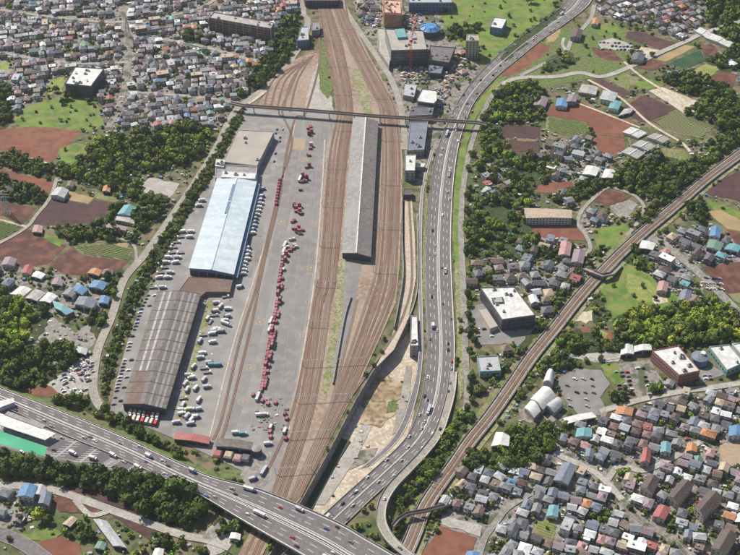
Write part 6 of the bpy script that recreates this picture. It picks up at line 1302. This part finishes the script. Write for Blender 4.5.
FOR = [ # polygon, mean radius, tints, spacing factor, fill
 ([(75, 165), (100, 140), (150, 131), (190, 124), (214, 130), (204, 150), (186, 168), (150, 172), (125, 184), (105, 192), (60, 178), (48, 168)], 4.6, ('dark', 'mid', 'mid', 'olive', 'olive', 'bright'), 1.15, .97),
 ([(-40, 148), (0, 152), (35, 160), (56, 168), (50, 180), (0, 166), (-40, 164)], 3.6, ('dark', 'mid', 'olive'), 1.2, .9),
 ([(-60, 84), (9, 88), (12, 104), (12, 120), (4, 129), (-60, 129)], 5, ('dark', 'dark', 'mid'), 1.1, .97),
 ([(0, 178), (20, 182), (50, 195), (42, 206), (15, 202), (-40, 198), (-40, 178)], 4, ('dark', 'mid'), 1.2, .85),
 ([(55, 228), (102, 222), (120, 204), (126, 206), (114, 216), (115, 228), (133, 236), (135, 244), (110, 241), (60, 239)], 3.6, ('dark', 'mid', 'olive'), 1.15, .9),
 ([(134, 216), (140, 200), (150, 190), (168, 196), (164, 212), (150, 228), (136, 238)], 4.2, ('dark', 'mid', 'bright'), 1.15, .92),
 ([(120, 190), (136, 184), (146, 188), (136, 200), (122, 198)], 3.8, ('mid', 'olive'), 1.2, .9),
 ([(-50, 292), (0, 294), (24, 302), (36, 330), (20, 350), (-50, 356)], 4.2, ('bright', 'lime', 'lime', 'bright', 'mid'), 1.25, .9),
 ([(-50, 276), (0, 278), (10, 296), (0, 300), (-50, 296)], 4, ('dark', 'mid'), 1.1, .95), ([(34, 318), (46, 310), (52, 316), (38, 340), (30, 348)], 4, ('dark', 'mid'), 1.1, .95),
 ([(-50, 356), (20, 350), (32, 346), (50, 344), (74, 346), (80, 354), (68, 368), (46, 384), (24, 389), (-50, 386)], 4.6, ('dark', 'mid', 'dark'), 1.05, .98),
 ([(84, 318), (104, 308), (108, 316), (98, 340), (86, 322)], 3.6, ('dark', 'mid'), 1.2, .7), ([(100, 278), (120, 268), (124, 276), (112, 304), (104, 290)], 3.6, ('dark', 'mid'), 1.25, .7),
 ([(60, 397), (92, 400), (112, 414), (140, 428), (186, 458), (196, 468), (176, 458), (130, 434), (84, 410), (50, 402)], 3.6, ('dark', 'mid'), 1.15, .92),
 ([(-60, 440), (0, 457), (45, 467), (100, 475), (150, 485), (196, 497), (206, 512), (184, 528), (150, 518), (100, 492), (50, 482), (0, 474), (-60, 462)], 5.4, ('dark', 'dark', 'dark', 'mid'), .72, 1),
 ([(264, 92), (250, 92), (240, 96), (252, 72), (272, 50), (282, 20), (298, 14), (301, 40), (287, 60)], 4.2, ('dark', 'mid', 'dark'), 1.1, .96), ([(185, 32), (205, 36), (212, 46), (196, 48), (184, 44)], 4.4, ('dark', 'mid'), 1.1, .95),
 ([(487, 147), (520, 154), (545, 157), (556, 176), (530, 192), (526, 220), (542, 247), (520, 260), (492, 257), (470, 262), (466, 225), (474, 205), (482, 190), (476, 170)], 4.6, ('dark', 'mid', 'mid', 'olive', 'bright'), 1.3, .72),
 ([(500, 88), (530, 82), (546, 90), (543, 98), (532, 108), (545, 112), (542, 122), (505, 122), (500, 150), (488, 152), (478, 140), (486, 112)], 4.2, ('dark', 'mid', 'mid', 'olive', 'bright'), 1.25, .78),
 ([(612, 178), (625, 166), (645, 164), (660, 156), (678, 160), (690, 172), (684, 192), (668, 208), (640, 196), (612, 188)], 5.0, ('dark', 'mid', 'mid'), 1.1, .96),
 ([(662, 80), (685, 73), (705, 78), (730, 88), (734, 98), (700, 98), (680, 90)], 4.8, ('dark', 'dark', 'mid'), 1.05, .98), ([(684, 110), (705, 99), (735, 102), (760, 104), (760, 128), (735, 130), (728, 132), (705, 127), (690, 122)], 5.0, ('dark', 'mid', 'mid'), 1.05, .98),
 ([(708, 4), (740, -6), (790, -20), (790, 50), (735, 50), (718, 40), (706, 22)], 4.8, ('mid', 'dark', 'bright'), 1.15, .93), ([(700, 58), (740, 50), (770, 50), (765, 68), (722, 72)], 4.2, ('dark', 'mid'), 1.2, .7),
 ([(664, 210), (682, 194), (706, 170), (740, 142), (738, 132), (715, 150), (688, 164), (682, 186)], 3.8, ('dark', 'mid'), 1.15, .9), ([(700, 146), (742, 128), (760, 122), (760, 134), (715, 156)], 3.6, ('dark', 'mid'), 1.2, .8),
 ([(685, 205), (702, 199), (709, 218), (700, 224), (688, 220)], 5, ('dark', 'dark'), 1.0, 1), ([(640, 212), (656, 204), (664, 212), (648, 226), (632, 236), (630, 224)], 3.4, ('mid', 'olive'), 1.2, .8),
 ([(612, 320), (640, 309), (662, 312), (690, 304), (706, 306), (722, 300), (748, 318), (760, 340), (700, 344), (655, 348), (616, 340)], 4.6, ('bright', 'lime', 'olive', 'mid', 'bright'), 1.05, .98),
 ([(614, 342), (655, 347), (700, 343), (760, 340), (760, 346), (700, 348), (655, 353), (616, 352)], 3.8, ('dark', 'dark'), 1.0, .95), ([(590, 300), (600, 290), (612, 318), (600, 330), (592, 320)], 3.0, ('bright', 'mid'), 1.3, .5),
 ([(552, 354), (575, 346), (582, 352), (570, 371), (554, 374)], 4.6, ('dark', 'dark', 'mid'), 1.05, .98), ([(556, 336), (576, 328), (612, 342), (608, 352), (576, 350), (560, 344)], 3.8, ('dark', 'mid', 'olive'), 1.2, .85),
 ([(512, 400), (540, 364), (555, 348), (566, 336), (560, 352), (536, 380), (520, 402)], 3.4, ('mid', 'bright', 'olive'), 1.25, .7), ([(480, 396), (505, 372), (530, 345), (556, 314), (552, 308), (520, 345), (492, 378), (474, 398)], 3.0, ('mid', 'olive'), 1.35, .6),
 ([(458, 458), (480, 452), (500, 446), (512, 430), (528, 428), (553, 430), (552, 450), (530, 468), (490, 470), (460, 474)], 5.0, ('dark', 'mid', 'mid', 'bright'), 1.05, .97),
 ([(452, 422), (464, 412), (476, 414), (462, 436), (446, 462), (424, 490), (398, 512), (394, 498), (412, 480), (436, 450)], 3.6, ('dark', 'mid', 'mid', 'bright'), 1.2, .85),
 ([(394, 520), (410, 508), (400, 540), (396, 536)], 3.2, ('dark', 'mid'), 1.2, .9), ([(352, 535), (388, 548), (392, 570), (360, 570)], 3.4, ('mid', 'dark'), 1.25, .8), ([(428, 520), (446, 490), (452, 494), (436, 520), (424, 545)], 3.0, ('mid', 'bright'), 1.3, .6),
 ([(215, 520), (228, 526), (236, 520), (244, 524), (240, 532), (216, 536)], 3.8, ('dark', 'mid'), 1.2, .9), ([(60, 516), (78, 520), (96, 536), (94, 546), (78, 540), (66, 528)], 3.8, ('dark', 'mid'), 1.2, .85), ([(150, 534), (172, 536), (176, 548), (160, 552)], 3.6, ('dark', 'mid'), 1.2, .8),
 ([(546, 300), (560, 296), (580, 262), (596, 250), (612, 246), (588, 268), (572, 290), (556, 312)], 3.2, ('mid', 'olive', 'dark'), 1.25, .75), ([(476, 282), (484, 262), (500, 262), (486, 276)], 3.6, ('dark', 'mid'), 1.3, .6),
 ([(560, 190), (604, 178), (610, 186), (580, 200), (556, 204)], 3.6, ('dark', 'mid', 'olive'), 1.2, .85), ([(580, 140), (592, 130), (594, 138), (588, 146)], 3.4, ('dark',), 1.2, .7), ([(520, 240), (560, 246), (562, 258), (524, 262)], 3.6, ('dark', 'mid'), 1.3, .6),
 ([(440, 34), (452, 26), (482, 28), (470, 40), (450, 40)], 4, ('dark', 'mid'), 1.2, .7), ([(436, 0), (450, 0), (448, 12), (438, 12)], 4, ('dark', 'mid'), 1.2, .8), ([(520, 36), (560, 8), (566, 10), (540, 32), (520, 50), (505, 62), (500, 58)], 3.4, ('dark', 'mid'), 1.25, .7),
 ([(546, 60), (566, 50), (580, 60), (560, 70), (540, 74)], 3.0, ('mid', 'bright', 'olive'), 1.4, .4), ([(490, 270), (500, 270), (500, 284), (486, 284)], 3, ('mid',), 1.3, .6), ([(700, 218), (708, 222), (704, 236), (694, 232)], 3, ('mid', 'dark'), 1.3, .6),
 ([(626, 62), (640, 56), (646, 60), (636, 64)], 3.4, ('dark',), 1.2, .9), ([(690, 296), (706, 300), (700, 306), (688, 304)], 3, ('dark',), 1.2, .9), ([(620, 258), (636, 250), (648, 262), (652, 274), (640, 270)], 3.4, ('mid', 'bright', 'dark'), 1.25, .8),
 ([(610, 398), (624, 392), (630, 402), (618, 408)], 3.4, ('dark', 'mid'), 1.2, .8), ([(645, 384), (660, 380), (664, 394), (650, 400)], 4.2, ('mid', 'bright'), 1.2, .95), ([(555, 420), (575, 425), (578, 436), (556, 440)], 3.4, ('mid', 'olive'), 1.3, .7),
 ([(684, 508), (700, 512), (694, 524), (680, 518)], 3.6, ('bright', 'dark'), 1.2, .9), ([(664, 522), (680, 526), (676, 534), (664, 534)], 3.4, ('mid', 'dark'), 1.2, .9), ([(610, 468), (640, 478), (644, 484), (618, 474)], 2.8, ('mid', 'bright'), 1.2, .9),
 # the long hedge between the yard and the road
 ([(246, 102), (240, 101), (224, 130), (206, 158), (190, 184), (172, 212), (154, 240), (138, 266), (124, 292), (112, 326), (104, 356), (100, 390), (106, 406), (110, 396), (116, 366), (128, 330), (142, 300), (158, 272), (180, 236), (196, 208), (214, 182), (228, 156), (240, 128)], 2.5, ('mid', 'dark', 'olive'), 1.12, .8),
]
LINE = [(470, 282, 4), (468, 296, 5), (469, 306, 4), (468, 318, 4.6), (472, 328, 3.6), (469, 336, 5.2), (475, 343, 4.6), (470, 352, 3.6), (471, 380, 4.4), (470, 391, 4.4), (472, 402, 4), (466, 412, 4.6), (470, 190, 4.4), (472, 156, 4.6), (468, 170, 4.0), (467, 198, 4.6), (468, 214, 4.4),
 (474, 156, 4), (466, 232, 4.4), (466, 254, 4), (41, 519, 6.5), (35, 515, 4), (50, 523, 4.5), (79, 161, 5.6), (68, 99, 5.5), (56, 92, 4.6), (76, 96, 5.2), (63, 104, 4.5), (90, 103, 4), (117, 3, 4), (555, 6, 4.2), (531, 3, 7), (477, 50, 4), (652, 56, 4), (637, 50, 4.6), (632, 54, 4), (22, 6, 4),
 (600, 360, 3.5), (586, 362, 3.2), (574, 364, 3.6), (497, 470, 4), (545, 492, 4), (630, 510, 3.4), (716, 520, 3.6), (700, 540, 3.6), (672, 547, 3.4), (585, 540, 3), (655, 300, 3), (672, 312, 3.4), (640, 266, 4), (712, 262, 3.6), (690, 262, 3), (660, 244, 3.2),
 (225, 532, 4.4), (222, 524, 4), (218, 536, 3.6), (168, 540, 3.6), (20, 520, 3.6), (28, 514, 3), (10, 540, 3), (130, 536, 3)]
POOL = []
ZL[0] = .455
hi = len(FOR)-1; hp = FOR[hi][0]; m_ = len(hp)//2; A_, B_ = hp[:13], hp[13:][::-1]
FOR[hi] = ([(a[0]+(b[0]-a[0])*.22, a[1]+(b[1]-a[1])*.22) for a, b in zip(A_, [B_[min(len(B_)-1, i)] for i in range(13)])]+[(b[0]-(b[0]-a[0])*.22, b[1]-(b[1]-a[1])*.22) for a, b in zip([A_[min(12, i)] for i in range(len(B_))], B_)][::-1],)+FOR[hi][1:]
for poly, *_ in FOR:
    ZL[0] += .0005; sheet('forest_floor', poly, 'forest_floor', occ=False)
for poly, rm_, tints, sf, fill in FOR:
    P = GP(poly); xs, ys = [p.x for p in P], [p.y for p in P]; st = rm_*1.42*(.35+.65*sf); y = min(ys); row = 0
    while y < max(ys):
        x = min(xs)+(row % 2)*st/2
        while x < max(xs):
            a, b = x+R.uniform(-.32, .32)*st, y+R.uniform(-.32, .32)*st; x += st
            if R.random() > fill or not inpoly(np.array([a]), np.array([b]), P)[0]: continue
            i, j = int((b-CY0)/2), int((a-CX0)/2)
            emb = 430 < PX((a, b, 0))[1] and PX((a, b, 0))[0] < 215
            if 0 <= i < NY and 0 <= j < NX and OCC[i, j] == 1 and not emb and rm_ != 2.5: continue
            POOL.append((a, b, rm_*R.choice((.5, .62, .78, .95, 1.15, 1.45)), R.choice(tints), 1.0))
        y += st*.87; row += 1
for x, y, r in LINE: p = G(x, y); POOL.append((p.x, p.y, r, 'lime' if (x, y) == (41, 519) else R.choice(('dark', 'mid', 'dark')), 1.35))
small = [(x, y, R.uniform(1.8, 3.4), R.choice(('dark', 'mid', 'mid', 'olive', 'bright')), 1.0) for x, y in LOTTREE]
for k in range(15000):                        # garden trees and field-edge bushes
    px, py = R.uniform(-30, 770), R.uniform(-30, 580); p = G(px, py)
    i, j = int((p.y-CY0)/2), int((p.x-CX0)/2); gr = 0 <= i < NY and 0 <= j < NX and OCC[i, j] == 2
    if (taken(p.x, p.y, 1.2) and not gr) or (gr and R.random() < .6): continue
    intown = any(inpoly(np.array([px]), np.array([py]), t)[0] for t in TOWN.values())
    if R.random() > (.85 if intown else .38): continue
    small.append((p.x, p.y, R.uniform(1.2, 2.3) if intown else R.uniform(1.3, 3.2), R.choice(('dark', 'mid', 'olive', 'bright' if not intown else 'mid')), 1.0))
def zg(x, y):
    return 0.0
# embankment trees climb the slope
EMBP = GP([(-60, 432), (0, 447), (45, 458), (100, 469), (150, 480), (175, 488), (203, 495)], ZE)
def tree_z(x, y):
    px, py = PX((x, y, 0))
    if px < 215 and py > 430:
        d = min(((x-(a.x+(b.x-a.x)*t))**2+(y-(a.y+(b.y-a.y)*t))**2)**.5 for a, b in zip(EMBP, EMBP[1:]) for t in (0, .25, .5, .75, 1)); return max(0, ZE-.5-d*.6)
    return 0
POOL = [t for t in POOL if not (t[1] > 0 and False)]
CROWN = {}
def tint_mesh(name, V, F, cols):
    me = bpy.data.meshes.new(name); nv = len(V); me.vertices.add(nv); me.vertices.foreach_set('co', V.astype(np.float32).ravel())
    ln = np.array([len(f) for f in F], dtype=np.int32); idx = np.concatenate([np.asarray(f, dtype=np.int32) for f in F]) if not isinstance(F, tuple) else F[1]
    me.loops.add(int(ln.sum())); me.loops.foreach_set('vertex_index', idx); me.polygons.add(len(ln)); st = np.concatenate([[0], np.cumsum(ln)[:-1]]).astype(np.int32)
    me.polygons.foreach_set('loop_start', st); me.update(calc_edges=True); at = me.color_attributes.new('tint', 'FLOAT_COLOR', 'POINT')
    c4 = np.ones((nv, 4), dtype=np.float32); c4[:, :3] = cols; at.data.foreach_set('color', c4.ravel()); me.materials.append(M['leaf']); return me
def tint_of(t, rr): c = np.array(TINT[t]); return c*rr.uniform(.78, 1.28)*np.array([rr.uniform(.85, 1.2), 1, rr.uniform(.8, 1.2)])
def crown_mesh(k, t):
    if (k, t) not in CROWN:
        V, F = CV[k]; rr = np.random.RandomState(k); c = np.tile(np.array(TINT[t])*random.Random(k*9+len(t)).uniform(.85, 1.2), (len(V), 1)); c *= rr.uniform(.75, 1.25, (len(V), 1)); CROWN[(k, t)] = tint_mesh('crown', V, F, c)
    return CROWN[(k, t)]
tk = MB(); tk.cyl((0, 0, 0), .07, 1.0, 'bark', 7, .55)
for a in range(4): tk.bar((0, 0, .65), (.34*math.cos(a*1.6+.4), .34*math.sin(a*1.6+.4), 1.15), .045, 'bark')
TRUNK = mesh_of(tk, 'trunk')
POOL.sort(key=lambda t: (not inview(t[0], t[1], -3), dist(t[0], t[1])/(t[2]*t[4])))
def spread_pick(P, n):
    return P[:n], P[n:]
near_t, far_t = spread_pick(POOL, 300)
for x, y, r, t, _ in near_t:
    z = tree_z(x, y); o = empty('tree', (x, y, z), R.uniform(0, 6.28)); k = R.randrange(len(CV)); hh = r*R.uniform(.85, 1.1)
    c = put('crown', crown_mesh(k, t), o, (0, 0, hh)); c.scale = (r, r, r*R.uniform(.9, 1.25)); q = put('trunk', TRUNK, o); q.scale = (r, r, hh*.9)
    sz = 'large' if r > 5 else ('low' if r < 3.2 else 'rounded'); want(o, f'{sz} {TNAME[t]} tree', 'tree', 'trees around the railway')
def mass(name, L, label, CV):
    Vs, C, idx, lens, off_ = [], [], [], [], 0; rr = np.random.RandomState(3)
    FL = [(np.array([len(f) for f in F]), np.concatenate([np.array(f) for f in F])) for V, F in CV]
    for x, y, r, t, _ in L:
        k = rr.randint(len(CV)); V, F = CV[k]; a = rr.uniform(0, 6.28); cs, sn = math.cos(a), math.sin(a); s = np.array([r, r, r*rr.uniform(.9, 1.25)])
        W_ = V*s; z = tree_z(x, y)+(r*.95 if r > 2.4 else r*.6); W2 = np.stack([x+W_[:, 0]*cs-W_[:, 1]*sn, y+W_[:, 0]*sn+W_[:, 1]*cs, z+W_[:, 2]], 1)
        Vs.append(W2); C.append(tint_of(t, rr)*rr.uniform(.78, 1.25, (len(V), 1))); lens.append(FL[k][0]); idx.append(FL[k][1]+off_); off_ += len(V)
    V = np.concatenate(Vs); ln = np.concatenate(lens).astype(np.int32); ix = np.concatenate(idx).astype(np.int32)
    me = bpy.data.meshes.new(name); me.vertices.add(len(V)); me.vertices.foreach_set('co', V.astype(np.float32).ravel()); me.loops.add(len(ix)); me.loops.foreach_set('vertex_index', ix)
    me.polygons.add(len(ln)); me.polygons.foreach_set('loop_start', np.concatenate([[0], np.cumsum(ln)[:-1]]).astype(np.int32)); me.update(calc_edges=True)
    c4 = np.ones((len(V), 4), dtype=np.float32); c4[:, :3] = np.concatenate(C); me.color_attributes.new('tint', 'FLOAT_COLOR', 'POINT').data.foreach_set('color', c4.ravel()); me.materials.append(M['leaf'])
    put(name, me, kind='stuff', label=label)
mass('woodland', far_t, 'woods, groves and hedges of many merged crowns', CV2); mass('garden_shrubs', small, 'small garden trees and bushes between houses and fields', CV3)
print('trees', len(POOL), len(small), 'cars', CARN[0], 'containers', CNT[0])
label_all()
# ============================================================ the air
hm = bpy.data.materials.new('haze'); hm.use_nodes = True; hn = hm.node_tree; hn.nodes.clear()
ho = hn.nodes.new('ShaderNodeOutputMaterial'); hv = hn.nodes.new('ShaderNodeVolumePrincipled'); hn.links.new(hv.outputs[0], ho.inputs['Volume'])
hv.inputs['Density'].default_value = .000024; hv.inputs['Color'].default_value = (.86, .92, 1, 1); hv.inputs['Anisotropy'].default_value = .2
hb = MB(); hb.box((0, 5500, -10), (18400, 17400, 885), 'earth'); me = mesh_of(hb, 'haze'); me.materials.clear(); me.materials.append(hm); put('haze', me, kind='stuff', label='thin blue daylight haze over the whole plain')
